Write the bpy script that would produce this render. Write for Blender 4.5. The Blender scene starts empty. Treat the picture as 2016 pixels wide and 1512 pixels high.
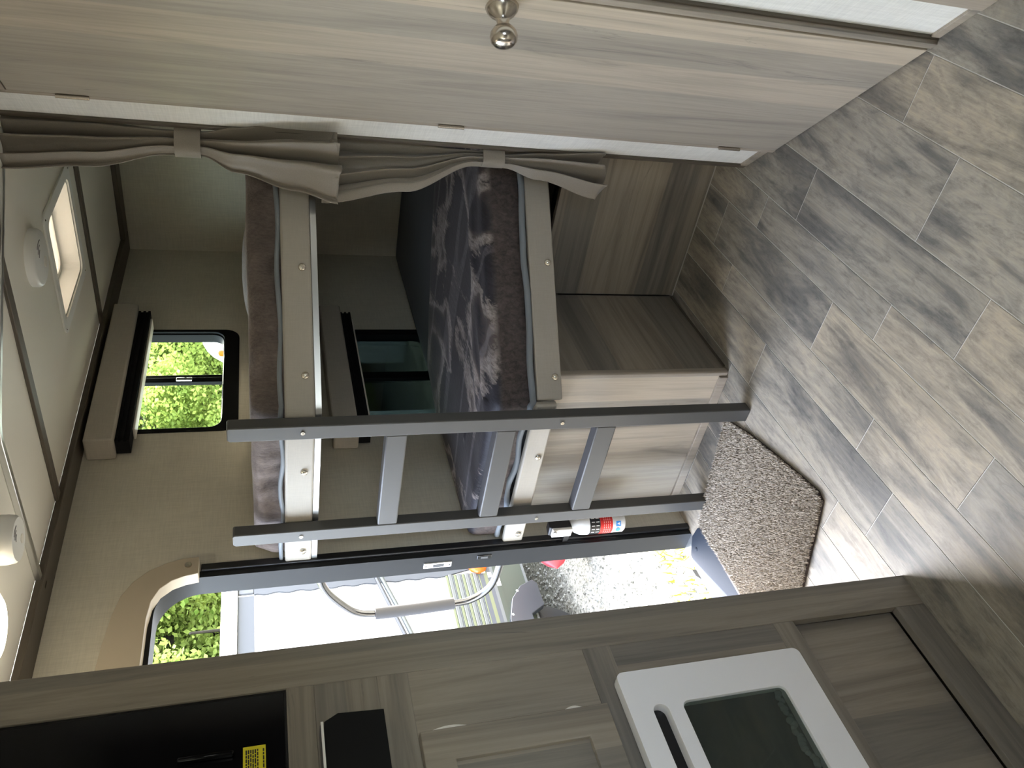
import bpy, bmesh, math, random
from mathutils import Vector, Matrix, noise
from mathutils.geometry import tessellate_polygon
random.seed(7)
R2 = math.sqrt(0.5)
SC = bpy.context.scene
COL = SC.collection

# ---------------------------------------------------------------- camera
cam = bpy.data.cameras.new('camera')
cam.sensor_fit = 'HORIZONTAL'; cam.sensor_width = 36.0
cam.lens = 1551.8 / 2016 * 36.0
cam.clip_start = 0.02
camo = bpy.data.objects.new('camera', cam); COL.objects.link(camo)
ex = Vector((0.16963, -0.25115, -0.95297)); ey = Vector((-0.78851, -0.61465, 0.02163)); ez = Vector((-0.59117, 0.74775, -0.30230))
# (rows of the fitted rotation: image right, image down, view direction; the photo was taken turned by 90 degrees)
mr = Matrix(((0.16963, -0.78851, -0.59117), (-0.25115, -0.61465, 0.74775), (-0.95297, 0.02163, -0.30230)))
mw = Matrix(((mr[0][0], -mr[0][1], -mr[0][2]), (mr[1][0], -mr[1][1], -mr[1][2]), (mr[2][0], -mr[2][1], -mr[2][2])))
camo.matrix_world = Matrix.Translation((0, 0, 1.42)) @ mw.to_4x4()
SC.camera = camo

# ---------------------------------------------------------------- sky, sun, lights, exposure
world = bpy.data.worlds.new('sky'); SC.world = world; world.use_nodes = True
wn = world.node_tree; wn.nodes.clear()
sky = wn.nodes.new('ShaderNodeTexSky'); sky.sky_type = 'NISHITA'; sky.sun_disc = False
sky.sun_elevation = math.radians(46); sky.sun_rotation = math.radians(-18); sky.air_density = 1.0; sky.dust_density = 3.0
bg = wn.nodes.new('ShaderNodeBackground'); bg.inputs['Strength'].default_value = 5.2
wo = wn.nodes.new('ShaderNodeOutputWorld')
hs = wn.nodes.new('ShaderNodeHueSaturation'); hs.inputs['Saturation'].default_value = 0.58
wn.links.new(sky.outputs[0], hs.inputs['Color']); wn.links.new(hs.outputs[0], bg.inputs['Color']); wn.links.new(bg.outputs[0], wo.inputs['Surface'])
def lamp(name, kind, loc, energy, color=(1, 1, 1), **k):
    l = bpy.data.lights.new(name, kind); l.energy = energy; l.color = color
    for a, b in k.items(): setattr(l, a, b)
    o = bpy.data.objects.new(name, l); COL.objects.link(o); o.location = loc
    return o
sun = lamp('sun', 'SUN', (-10, -4, 20), 46.0, (1.0, 0.96, 0.88), angle=math.radians(0.6))
sun.rotation_euler = Vector((-0.30, 0.90, 1.0)).to_track_quat('Z', 'Y').to_euler()
# added fill lamp at an unseen wall opening, much brighter than the sky
wl2 = lamp('added_fill_kitchen_side', 'AREA', (-1.90, -0.95, 1.40), 62.0, (0.95, 1.0, 0.92), shape='RECTANGLE', size=0.8, size_y=0.5)
wl2.rotation_euler = (math.radians(90), 0, math.radians(-90))
vs = SC.view_settings
vs.view_transform = 'Standard'; vs.look = 'None'; vs.gamma = 1.0; vs.use_curve_mapping = False; vs.exposure = 0.0

# ---------------------------------------------------------------- materials
def new_mat(name):
    m = bpy.data.materials.new(name); m.use_nodes = True
    nt = m.node_tree; b = nt.nodes['Principled BSDF']
    return m, nt, b
def plain(name, col, rough=0.5, metal=0.0, spec=0.5, **k):
    m, nt, b = new_mat(name)
    b.inputs['Base Color'].default_value = (*col, 1); b.inputs['Roughness'].default_value = rough
    b.inputs['Metallic'].default_value = metal; b.inputs['Specular IOR Level'].default_value = spec
    for a, v in k.items(): b.inputs[a].default_value = v
    return m
def nd(nt, t, **k):
    n = nt.nodes.new(t)
    for a, v in k.items(): setattr(n, a, v)
    return n
def coords(nt, scale, rand=True, rot=(0, 0, 0)):
    tc = nd(nt, 'ShaderNodeTexCoord'); mp = nd(nt, 'ShaderNodeMapping')
    mp.inputs['Scale'].default_value = scale; mp.inputs['Rotation'].default_value = rot
    if rand:
        oi = nd(nt, 'ShaderNodeObjectInfo'); ad = nd(nt, 'ShaderNodeVectorMath', operation='ADD')
        ml = nd(nt, 'ShaderNodeMath', operation='MULTIPLY'); ml.inputs[1].default_value = 37.0
        nt.links.new(oi.outputs['Random'], ml.inputs[0])
        nt.links.new(tc.outputs['Object'], ad.inputs[0]); nt.links.new(ml.outputs[0], ad.inputs[1])
        nt.links.new(ad.outputs[0], mp.inputs['Vector'])
    else:
        nt.links.new(tc.outputs['Object'], mp.inputs['Vector'])
    return mp.outputs[0]
def noise_n(nt, vec, scale=1.0, detail=4, rough=0.55, dist=0.0):
    n = nd(nt, 'ShaderNodeTexNoise'); n.inputs['Scale'].default_value = scale; n.inputs['Detail'].default_value = detail
    n.inputs['Roughness'].default_value = rough; n.inputs['Distortion'].default_value = dist
    nt.links.new(vec, n.inputs['Vector']); return n.outputs['Fac']
def ramp(nt, fac, stops):
    r = nd(nt, 'ShaderNodeValToRGB'); e = r.color_ramp.elements
    while len(e) < len(stops): e.new(0.5)
    for q, (p, c) in zip(e, stops):
        q.position = p; q.color = (*c, 1) if len(c) == 3 else c
    nt.links.new(fac, r.inputs['Fac']); return r.outputs['Color']
def mix(nt, a, b, fac, mode='MIX'):
    m = nd(nt, 'ShaderNodeMix', data_type='RGBA', blend_type=mode)
    for s, v in (('A', a), ('B', b)):
        i = [x for x in m.inputs if x.name == s and x.type == 'RGBA'][0]
        if hasattr(v, 'node'): nt.links.new(v, i)
        else: i.default_value = (*v, 1)
    i = [x for x in m.inputs if x.name == 'Factor' and x.type == 'VALUE'][0]
    if hasattr(fac, 'node'): nt.links.new(fac, i)
    else: i.default_value = fac
    return [x for x in m.outputs if x.type == 'RGBA'][0]
def bump(nt, b, h, strength=0.2, dist=0.002):
    n = nd(nt, 'ShaderNodeBump'); n.inputs['Strength'].default_value = strength; n.inputs['Distance'].default_value = dist
    nt.links.new(h, n.inputs['Height']); nt.links.new(n.outputs[0], b.inputs['Normal'])

def wood(name, grain, board=0.11, dark=(0.125, 0.118, 0.108), mid=(0.43, 0.378, 0.303), light=(0.53, 0.468, 0.372), rough=0.42, tint=0.30, across=None):
    """printed driftwood laminate: boards side by side along 'grain' axis (0, 1, 2), board width in metres"""
    m, nt, b = new_mat(name)
    sc = [15.0, 15.0, 15.0]; sc[grain] = 0.9
    fine = [150.0, 150.0, 150.0]; fine[grain] = 3.0
    v = coords(nt, sc); vf = coords(nt, fine)
    n1 = noise_n(nt, v, 1.0, 7, 0.62, 0.9); n2 = noise_n(nt, vf, 1.0, 3, 0.6)
    c = ramp(nt, n1, [(0.20, dark), (0.38, mid), (0.54, light), (0.68, mid), (0.84, light)])
    sc3 = [9.0, 9.0, 9.0]; sc3[grain] = 0.9
    n3 = noise_n(nt, coords(nt, sc3), 1.0, 8, 0.7, 2.5)
    st = ramp(nt, n3, [(0.29, (0.34, 0.36, 0.39)), (0.37, (1, 1, 1))])
    c = mix(nt, c, st, 0.75, 'MULTIPLY')
    g = ramp(nt, n2, [(0.3, (0.80, 0.80, 0.80)), (0.6, (1, 1, 1))])
    c = mix(nt, c, g, 0.6, 'MULTIPLY')
    # board tint
    ac = across if across is not None else (0 if grain != 0 else 2)
    tc = nd(nt, 'ShaderNodeTexCoord'); sx = nd(nt, 'ShaderNodeSeparateXYZ'); nt.links.new(tc.outputs['Object'], sx.inputs[0])
    dv = nd(nt, 'ShaderNodeMath', operation='DIVIDE'); dv.inputs[1].default_value = board; nt.links.new(sx.outputs[ac], dv.inputs[0])
    oi = nd(nt, 'ShaderNodeObjectInfo'); ad = nd(nt, 'ShaderNodeMath', operation='ADD')
    nt.links.new(dv.outputs[0], ad.inputs[0]); nt.links.new(oi.outputs['Random'], ad.inputs[1])
    fl = nd(nt, 'ShaderNodeMath', operation='FLOOR'); nt.links.new(ad.outputs[0], fl.inputs[0])
    wnz = nd(nt, 'ShaderNodeTexWhiteNoise', noise_dimensions='1D'); nt.links.new(fl.outputs[0], wnz.inputs['W'])
    t = ramp(nt, wnz.outputs['Value'], [(0.0, (1 - tint, 1 - tint * 0.96, 1 - tint * 0.86)), (1.0, (1.08, 1.04, 1.0))])
    c = mix(nt, c, t, 1.0, 'MULTIPLY')
    nt.links.new(c, b.inputs['Base Color']); b.inputs['Roughness'].default_value = rough
    bump(nt, b, n2, 0.12, 0.001)
    return m
M = {}
M['wood_z'] = wood('laminate_vertical', 2)
M['wood_zy'] = wood('laminate_vertical_y', 2, across=1)
M['wood_y'] = wood('laminate_along_y', 1, across=2)
M['wood_x'] = wood('laminate_along_x', 0, across=2)
CW = dict(dark=(0.080, 0.076, 0.070), mid=(0.225, 0.200, 0.162), light=(0.33, 0.294, 0.236))  # darker laminate tones; on the niche panels they put shade into the colour
M['niche_shade_x'] = wood('niche_shade_laminate_along_x', 0, across=2, **CW)
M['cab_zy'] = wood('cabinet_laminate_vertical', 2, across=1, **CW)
M['cab_niche_y'] = wood('cabinet_and_niche_shade_along_y', 1, across=2, **CW)
M['wood_trim'] = wood('laminate_trim', 2, board=0.5, mid=(0.29, 0.255, 0.21), light=(0.39, 0.34, 0.28), tint=0.05)
M['dark_trim'] = plain('dark_brown_trim', (0.095, 0.078, 0.058), 0.5)

def linen(name, base, var=0.10, sc=1.0, rough=0.75):
    m, nt, b = new_mat(name)
    a = noise_n(nt, coords(nt, (260 * sc, 260 * sc, 14 * sc), False), 1.0, 2)
    a2 = noise_n(nt, coords(nt, (16 * sc, 16 * sc, 300 * sc), False), 1.0, 2)
    a3 = noise_n(nt, coords(nt, (5, 5, 5), False), 1.0, 3)
    lo = tuple(x * (1 - var) for x in base); hi = tuple(x * (1 + var * 0.6) for x in base)
    c = mix(nt, ramp(nt, a, [(0.35, lo), (0.65, hi)]), ramp(nt, a2, [(0.35, lo), (0.65, hi)]), 0.5)
    c = mix(nt, c, ramp(nt, a3, [(0.35, (0.93, 0.93, 0.93)), (0.65, (1, 1, 1))]), 0.8, 'MULTIPLY')
    nt.links.new(c, b.inputs['Base Color']); b.inputs['Roughness'].default_value = rough
    bump(nt, b, a, 0.08, 0.001)
    return m
M['wall'] = linen('linen_wallboard', (0.60, 0.565, 0.465))
M['wall_white'] = linen('pale_linen_wallboard', (0.80, 0.79, 0.745), 0.10)
M['vinyl'] = linen('beige_vinyl', (0.42, 0.39, 0.335), 0.06, 2.0, 0.48)
M['header'] = plain('tan_header_vinyl', (0.42, 0.36, 0.27), 0.5)
M['valance'] = linen('valance_fabric', (0.47, 0.43, 0.365), 0.08, 1.5, 0.8)
M['ceiling'] = plain('ceiling_board', (0.78, 0.745, 0.655), 0.6)
M['dark_wall'] = plain('bounce_cutting_brown', (0.085, 0.075, 0.066), 0.8)  # unseen walls kept dark to cut light bounced onto the cabinet fronts
M['black'] = plain('black_plastic', (0.010, 0.010, 0.011), 0.35)
M['black_frame'] = plain('matt_black_frame', (0.004, 0.004, 0.004), 0.6, 0.0, 0.15)
M['black_gloss'] = plain('black_glass', (0.003, 0.003, 0.004), 0.12, 0.0, 0.2)
M['black_matte'] = plain('black_fabric', (0.012, 0.012, 0.012), 0.9, spec=0.1)
M['ladder'] = plain('ladder_grey_paint', (0.085, 0.084, 0.081), 0.40, 0.0, 0.4)
M['chrome'] = plain('chrome', (0.11, 0.11, 0.115), 0.22, 1.0)
M['nickel'] = plain('brushed_nickel', (0.56, 0.51, 0.45), 0.22, 1.0)
M['bolt'] = plain('bolt_nickel', (0.74, 0.70, 0.62), 0.2, 1.0)
M['alu'] = plain('aluminium', (0.72, 0.73, 0.73), 0.28, 1.0)
M['door_metal'] = plain('grey_door_frame_metal', (0.017, 0.018, 0.019), 0.5, 0.0, 0.2)
M['white_plastic'] = plain('white_plastic', (0.80, 0.79, 0.75), 0.4)
M['cream'] = plain('cream_plastic', (0.78, 0.74, 0.66), 0.45)
M['slot'] = plain('dark_slot', (0.06, 0.06, 0.06), 0.6)
M['grip'] = plain('grey_foam_grip', (0.050, 0.049, 0.052), 0.85)
M['grout'] = plain('pale_seam', (0.62, 0.60, 0.56), 0.7)
M['oven_front'] = plain('white_enamel', (0.93, 0.92, 0.90), 0.3)
M['yellow'] = plain('yellow_label', (0.75, 0.66, 0.02), 0.5)
M['ink'] = plain('label_ink', (0.03, 0.03, 0.02), 0.6)
M['piping'] = plain('grey_piping', (0.20, 0.225, 0.25), 0.6)
M['tread'] = plain('blue_grey_step_paint', (0.020, 0.026, 0.038), 0.6, 0.0, 0.12)
M['rust'] = plain('dark_maroon_edge', (0.035, 0.018, 0.016), 0.5)
M['red'] = plain('red_label', (0.62, 0.02, 0.015), 0.35)
M['blue'] = plain('blue_print', (0.05, 0.28, 0.68), 0.4)
M['white_paint'] = plain('white_gloss_paint', (0.80, 0.80, 0.78), 0.3)

def glass(name, col, a):
    m, nt, b = new_mat(name)
    nt.nodes.remove(b); out = nt.nodes['Material Output']
    t = nd(nt, 'ShaderNodeBsdfTransparent'); t.inputs[0].default_value = (*col, 1)
    g = nd(nt, 'ShaderNodeBsdfGlossy'); g.inputs['Roughness'].default_value = 0.03
    mx = nd(nt, 'ShaderNodeMixShader'); mx.inputs[0].default_value = a
    nt.links.new(t.outputs[0], mx.inputs[1]); nt.links.new(g.outputs[0], mx.inputs[2]); nt.links.new(mx.outputs[0], out.inputs[0])
    return m
M['glass'] = glass('window_glass', (0.80, 0.84, 0.78), 0.03)
M['tint'] = glass('tinted_privacy_glass', (0.070, 0.088, 0.086), 0.04)
M['oven_glass'] = glass('smoked_oven_glass', (0.60, 0.64, 0.62), 0.05)

def floor_mat():
    m, nt, b = new_mat('vinyl_plank')
    v = coords(nt, (10, 2.0, 10)); n1 = noise_n(nt, v, 1.0, 8, 0.64, 0.6)
    v2 = coords(nt, (260, 5, 260)); n2 = noise_n(nt, v2, 1.0, 3, 0.6)
    v3 = coords(nt, (46, 17, 46)); n3 = noise_n(nt, v3, 1.0, 6, 0.75, 0.4)
    c = ramp(nt, n1, [(0.30, (0.125, 0.121, 0.114)), (0.42, (0.215, 0.200, 0.176)), (0.54, (0.400, 0.358, 0.295)), (0.68, (0.205, 0.191, 0.170))])
    sp = ramp(nt, n3, [(0.34, (0.62, 0.62, 0.63)), (0.50, (1, 1, 1)), (0.66, (1.12, 1.08, 1.0))])
    c = mix(nt, c, sp, 0.75, 'MULTIPLY')
    g = ramp(nt, n2, [(0.35, (0.83, 0.83, 0.83)), (0.6, (1, 1, 1))]); c = mix(nt, c, g, 0.7, 'MULTIPLY')
    oi = nd(nt, 'ShaderNodeObjectInfo')
    t = ramp(nt, oi.outputs['Random'], [(0.0, (0.80, 0.81, 0.82)), (0.5, (1.0, 1.0, 1.0)), (1.0, (1.16, 1.10, 1.02))])
    c = mix(nt, c, t, 1.0, 'MULTIPLY')
    nt.links.new(c, b.inputs['Base Color']); b.inputs['Roughness'].default_value = 0.46
    b.inputs['Specular IOR Level'].default_value = 0.30
    bump(nt, b, n2, 0.25, 0.0008)
    return m
M['plank'] = floor_mat()

def fabric(name, col, rough=0.75, sheen=0.3, sc=500):
    m, nt, b = new_mat(name)
    n = noise_n(nt, coords(nt, (sc, sc, sc), False), 1.0, 2)
    c = ramp(nt, n, [(0.3, tuple(x * 0.88 for x in col)), (0.7, tuple(x * 1.06 for x in col))])
    nt.links.new(c, b.inputs['Base Color']); b.inputs['Roughness'].default_value = rough
    b.inputs['Sheen Weight'].default_value = sheen; bump(nt, b, n, 0.12, 0.0006)
    return m
M['curtain'] = fabric('taupe_curtain_cloth', (0.25, 0.218, 0.178), 0.55, 0.12)
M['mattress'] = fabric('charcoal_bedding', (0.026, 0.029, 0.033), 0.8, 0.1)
def plush(name, dark, light, sc):
    m, nt, b = new_mat(name)
    n = noise_n(nt, coords(nt, (sc, sc, sc * 0.35), False), 1.0, 5, 0.7)
    n2 = noise_n(nt, coords(nt, (9, 9, 9), False), 1.0, 4, 0.6, 0.8)
    c = mix(nt, ramp(nt, n, [(0.35, dark), (0.7, light)]), ramp(nt, n2, [(0.35, dark), (0.7, light)]), 0.55)
    nt.links.new(c, b.inputs['Base Color']); b.inputs['Roughness'].default_value = 0.8
    b.inputs['Sheen Weight'].default_value = 0.3; b.inputs['Sheen Roughness'].default_value = 0.4
    b.inputs['Sheen Tint'].default_value = (0.75, 0.64, 0.57, 1)
    bump(nt, b, n, 0.6, 0.004)
    return m
M['plush'] = plush('brown_plush', (0.065, 0.050, 0.045), (0.21, 0.168, 0.15), 170)
def throw_mat():
    m, nt, b = new_mat('printed_plush_throw')
    v = coords(nt, (1, 1, 1), False)
    big = noise_n(nt, coords(nt, (4.2, 2.6, 1.0), False), 1.0, 2, 0.45, 0.7)
    fur = noise_n(nt, coords(nt, (120, 26, 60), False), 1.0, 5, 0.7, 0.5)
    pick = nd(nt, 'ShaderNodeMath', operation='ADD'); sc2 = nd(nt, 'ShaderNodeMath', operation='MULTIPLY'); sc2.inputs[1].default_value = 0.16
    nt.links.new(fur, sc2.inputs[0]); nt.links.new(big, pick.inputs[0]); nt.links.new(sc2.outputs[0], pick.inputs[1])
    base = ramp(nt, pick.outputs[0], [(0.0, (0.016, 0.015, 0.022)), (0.575, (0.022, 0.020, 0.028)), (0.59, (0.20, 0.17, 0.155)), (0.645, (0.36, 0.31, 0.285)), (0.67, (0.10, 0.080, 0.074)), (0.72, (0.022, 0.020, 0.026))])
    wv = nd(nt, 'ShaderNodeTexWave', wave_type='RINGS'); wv.inputs['Scale'].default_value = 1.7; wv.inputs['Distortion'].default_value = 5.0; wv.inputs['Detail'].default_value = 1.0
    wv.inputs['Detail Scale'].default_value = 0.8
    nt.links.new(v, wv.inputs['Vector'])
    line = ramp(nt, wv.outputs['Fac'], [(0.955, (0, 0, 0)), (0.985, (0.10, 0.09, 0.095))])
    c = mix(nt, base, line, 0.8, 'ADD')
    f2 = ramp(nt, fur, [(0.35, (0.40, 0.40, 0.40)), (0.62, (1.25, 1.25, 1.25))]); c = mix(nt, c, f2, 0.8, 'MULTIPLY')
    # plain brown border down the side
    tc = nd(nt, 'ShaderNodeTexCoord'); sx = nd(nt, 'ShaderNodeSeparateXYZ'); nt.links.new(tc.outputs['Object'], sx.inputs[0])
    brd = ramp(nt, sx.outputs[2], [(0.078, (1, 1, 1)), (0.094, (0, 0, 0))])
    brn = ramp(nt, fur, [(0.35, (0.036, 0.027, 0.026)), (0.7, (0.11, 0.085, 0.078))])
    c = mix(nt, c, brn, brd)
    nt.links.new(c, b.inputs['Base Color']); b.inputs['Roughness'].default_value = 0.65
    b.inputs['Sheen Weight'].default_value = 0.15; b.inputs['Sheen Roughness'].default_value = 0.4; b.inputs['Sheen Tint'].default_value = (0.80, 0.72, 0.70, 1)
    bump(nt, b, fur, 0.35, 0.003)
    return m
M['throw'] = throw_mat()
def rug_mat():
    m, nt, b = new_mat('speckled_carpet')
    n = noise_n(nt, coords(nt, (240, 240, 240), False), 1.0, 2, 0.7)
    c = ramp(nt, n, [(0.30, (0.12, 0.096, 0.075)), (0.48, (0.41, 0.355, 0.285)), (0.68, (0.64, 0.58, 0.49))])
    nt.links.new(c, b.inputs['Base Color']); b.inputs['Roughness'].default_value = 0.95; b.inputs['Specular IOR Level'].default_value = 0.1
    return m
M['rug'] = rug_mat()
M['rug_edge'] = plain('rug_binding', (0.05, 0.035, 0.03), 0.8)
def gravel_mat():
    m, nt, b = new_mat('gravel')
    n = noise_n(nt, coords(nt, (34, 34, 34), False), 1.0, 5, 0.75)
    n2 = noise_n(nt, coords(nt, (0.9, 0.9, 0.9), False), 1.0, 3)
    c = ramp(nt, n, [(0.34, (0.035, 0.033, 0.026)), (0.50, (0.19, 0.185, 0.16)), (0.66, (0.36, 0.355, 0.33))])
    c = mix(nt, c, ramp(nt, n2, [(0.4, (1, 0.97, 0.82)), (0.6, (1, 1, 1))]), 0.6, 'MULTIPLY')
    nt.links.new(c, b.inputs['Base Color']); b.inputs['Roughness'].default_value = 0.95; bump(nt, b, n, 0.9, 0.03)
    return m
M['gravel'] = gravel_mat()
def leaf_mat(name, a, bcol):
    m, nt, b = new_mat(name)
    nt.nodes.remove(b); out = nt.nodes['Material Output']
    n = noise_n(nt, coords(nt, (1.6, 1.6, 1.6), False), 1.0, 4, 0.7)
    c = ramp(nt, n, [(0.36, a), (0.62, bcol)])
    d = nd(nt, 'ShaderNodeBsdfDiffuse'); t = nd(nt, 'ShaderNodeBsdfTranslucent'); mx = nd(nt, 'ShaderNodeMixShader'); mx.inputs[0].default_value = 0.45
    nt.links.new(c, d.inputs[0]); nt.links.new(c, t.inputs[0]); nt.links.new(d.outputs[0], mx.inputs[1]); nt.links.new(t.outputs[0], mx.inputs[2])
    nt.links.new(mx.outputs[0], out.inputs[0]); return m
M['leaf'] = leaf_mat('fresh_green_leaves', (0.085, 0.140, 0.025), (0.44, 0.52, 0.15))
M['bark'] = plain('bark', (0.030, 0.024, 0.018), 0.9)
M['grass'] = leaf_mat('grass_blades', (0.10, 0.12, 0.02), (0.30, 0.30, 0.05))
def emit(name, col, s):
    m, nt, b = new_mat(name)
    b.inputs['Base Color'].default_value = (*col, 1); b.inputs['Emission Color'].default_value = (*col, 1); b.inputs['Emission Strength'].default_value = s
    return m
M['lamp'] = emit('lit_lamp_lens', (1.0, 0.87, 0.65), 14.0)
M['amber'] = plain('amber_lens', (0.75, 0.10, 0.01), 0.15)
M['dome'] = None
def translucent(name, col):
    m, nt, b = new_mat(name); nt.nodes.remove(b); out = nt.nodes['Material Output']
    d = nd(nt, 'ShaderNodeBsdfDiffuse'); t = nd(nt, 'ShaderNodeBsdfTranslucent'); mx = nd(nt, 'ShaderNodeMixShader'); mx.inputs[0].default_value = 0.6
    for q in (d, t): q.inputs[0].default_value = (*col, 1)
    nt.links.new(d.outputs[0], mx.inputs[1]); nt.links.new(t.outputs[0], mx.inputs[2]); nt.links.new(mx.outputs[0], out.inputs[0]); return m
M['dome'] = translucent('white_vent_lid', (0.42, 0.385, 0.33))
M['bubble'] = plain('bubble_wrap_plastic', (0.60, 0.66, 0.63), 0.10, 0.0, 0.8, Alpha=0.6)

# ---------------------------------------------------------------- mesh helpers
WM = {}
def FX(u, v, t): return (t, u, v)
def FY(u, v, t): return (u, t, v)
def FZ(u, v, t): return (u, v, t)
class MB:
    def __init__(s): s.v = []; s.f = []
    def add(s, vs, fs):
        k = len(s.v); s.v += [tuple(p) for p in vs]; s.f += [tuple(i + k for i in f) for f in fs]; return s
    def box(s, x0, x1, y0, y1, z0, z1):
        x0, x1 = sorted((x0, x1)); y0, y1 = sorted((y0, y1)); z0, z1 = sorted((z0, z1))
        v = [(x, y, z) for z in (z0, z1) for y in (y0, y1) for x in (x0, x1)]
        return s.add(v, [(0, 2, 3, 1), (4, 5, 7, 6), (0, 1, 5, 4), (2, 6, 7, 3), (0, 4, 6, 2), (1, 3, 7, 5)])
    def plate(s, outer, holes=(), F=FZ, t0=0.0, t1=0.01):
        loops = [outer] + list(holes)
        tri = tessellate_polygon([[Vector((a, b, 0)) for a, b in l] for l in loops])
        flat = [p for l in loops for p in l]; n = len(flat)
        v = [F(a, b, t0) for a, b in flat] + [F(a, b, t1) for a, b in flat]
        f = [tuple(t) for t in tri] + [tuple(i + n for i in reversed(t)) for t in tri]
        k = 0
        for l in loops:
            m = len(l)
            for i in range(m):
                j = (i + 1) % m; f.append((k + i, k + j, k + j + n, k + i + n))
            k += m
        return s.add(v, f)
    def loft(s, rings, closed=True, caps=True):
        n = len(rings[0]); v = [p for r in rings for p in r]; f = []
        for a in range(len(rings) - 1):
            for i in range(n if closed else n - 1):
                j = (i + 1) % n; f.append((a * n + i, a * n + j, (a + 1) * n + j, (a + 1) * n + i))
        if caps and closed:
            f.append(tuple(range(n - 1, -1, -1))); f.append(tuple(range((len(rings) - 1) * n, len(rings) * n)))
        return s.add(v, f)
    def tube(s, path, r, n=12, rb=None):
        path = [Vector(p) for p in path]; rings = []
        up = Vector((0.13, 0.21, 0.97))
        for i, p in enumerate(path):
            d = (path[min(i + 1, len(path) - 1)] - path[max(i - 1, 0)]).normalized()
            a = d.cross(up)
            if a.length < 0.1: a = d.cross(Vector((1, 0, 0)))
            a.normalize(); b = d.cross(a); up = a.cross(d)
            rr = r if rb is None else r + (rb - r) * i / (len(path) - 1)
            rings.append([p + a * (rr * math.cos(2 * math.pi * k / n)) + b * (rr * math.sin(2 * math.pi * k / n)) for k in range(n)])
        return s.loft(rings)
    def lathe(s, prof, c, axis=(0, 0, 1), n=24):
        ax = Vector(axis).normalized(); a = ax.cross(Vector((0.3, 0.5, 0.8)) if abs(ax.z) < 0.9 else Vector((1, 0, 0))).normalized(); b = ax.cross(a); c = Vector(c)
        return s.loft([[c + ax * h + a * (max(r, 1e-4) * math.cos(2 * math.pi * k / n)) + b * (max(r, 1e-4) * math.sin(2 * math.pi * k / n)) for k in range(n)] for r, h in prof])
    def sweep(s, path, th, z0, z1):
        """vertical strip along a 2D path, th thick to the left of the path direction"""
        P = [Vector((a, b)) for a, b in path]; rings = []
        for i, p in enumerate(P):
            d0 = (P[i] - P[i - 1]).normalized() if i > 0 else None
            d1 = (P[i + 1] - P[i]).normalized() if i < len(P) - 1 else None
            d0 = d0 or d1; d1 = d1 or d0
            n0 = Vector((-d0.y, d0.x)); n1 = Vector((-d1.y, d1.x)); nn = (n0 + n1).normalized(); k = th / max(0.3, nn.dot(n0))
            q = p + nn * k
            rings.append([(p.x, p.y, z0), (p.x, p.y, z1), (q.x, q.y, z1), (q.x, q.y, z0)])
        return s.loft(rings)
def rr(u0, u1, v0, v1, r, n=6):
    out = []
    for cx, cy, a0 in ((u1 - r, v1 - r, 0), (u0 + r, v1 - r, 90), (u0 + r, v0 + r, 180), (u1 - r, v0 + r, 270)):
        for k in range(n + 1):
            a = math.radians(a0 + 90 * k / n); out.append((cx + r * math.cos(a), cy + r * math.sin(a)))
    return out
def build(name, mb, mat, parent=None, loc=None, rot=0.0, bevel=0.0, smooth=None, seg=2, mods=()):
    """mesh data are in the frame (loc, rot about z) of the world; the origin is set at the base of the shape"""
    frame = Matrix.Translation(loc or (0, 0, 0)) @ Matrix.Rotation(rot, 4, 'Z')
    xs = [p[0] for p in mb.v]; ys = [p[1] for p in mb.v]; zs = [p[2] for p in mb.v]
    o0 = Vector(((min(xs) + max(xs)) / 2, (min(ys) + max(ys)) / 2, min(zs)))
    me = bpy.data.meshes.new(name)
    me.from_pydata([Vector(p) - o0 for p in mb.v], [], mb.f)
    bm = bmesh.new(); bm.from_mesh(me); bmesh.ops.recalc_face_normals(bm, faces=bm.faces); bm.to_mesh(me); bm.free()
    if mat is not None: me.materials.append(mat)
    if smooth is not None:
        me.shade_smooth(); me.set_sharp_from_angle(angle=math.radians(smooth))
    o = bpy.data.objects.new(name, me); COL.objects.link(o)
    w = frame @ Matrix.Translation(o0)
    place(o, w, parent)
    if bevel:
        b = o.modifiers.new('bevel', 'BEVEL'); b.width = bevel; b.segments = seg; b.limit_method = 'ANGLE'; b.angle_limit = math.radians(40); b.harden_normals = False
        if smooth is None:
            me.shade_smooth(); me.set_sharp_from_angle(angle=math.radians(30))
    return o
def place(o, w, parent=None):
    WM[o] = w
    if parent is not None:
        o.parent = parent; o.matrix_basis = WM[parent].inverted() @ w
    else: o.matrix_basis = w
def thing(name, label, cat, loc=(0, 0, 0), rot=0.0, group=None):
    o = bpy.data.objects.new(name, None); COL.objects.link(o); o.empty_display_size = 0.05
    place(o, Matrix.Translation(loc) @ Matrix.Rotation(rot, 4, 'Z')); return tag(o, label, cat, group)
def tag(o, label, cat, group=None):
    o['label'] = label; o['category'] = cat
    if group: o['group'] = group
    return o
def struct(o, label=None):
    o['kind'] = 'structure'
    if label: o['label'] = label
    return o
def sempty(name, loc=(0, 0, 0), label=None):
    o = bpy.data.objects.new(name, None); COL.objects.link(o); o.empty_display_size = 0.05
    place(o, Matrix.Translation(loc)); return struct(o, label)
B = lambda *a: MB().box(*a)
XL = -1.938          # inner face of the entry-side wall
CZ = 2.0             # ceiling
D45 = math.radians(45)

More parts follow.
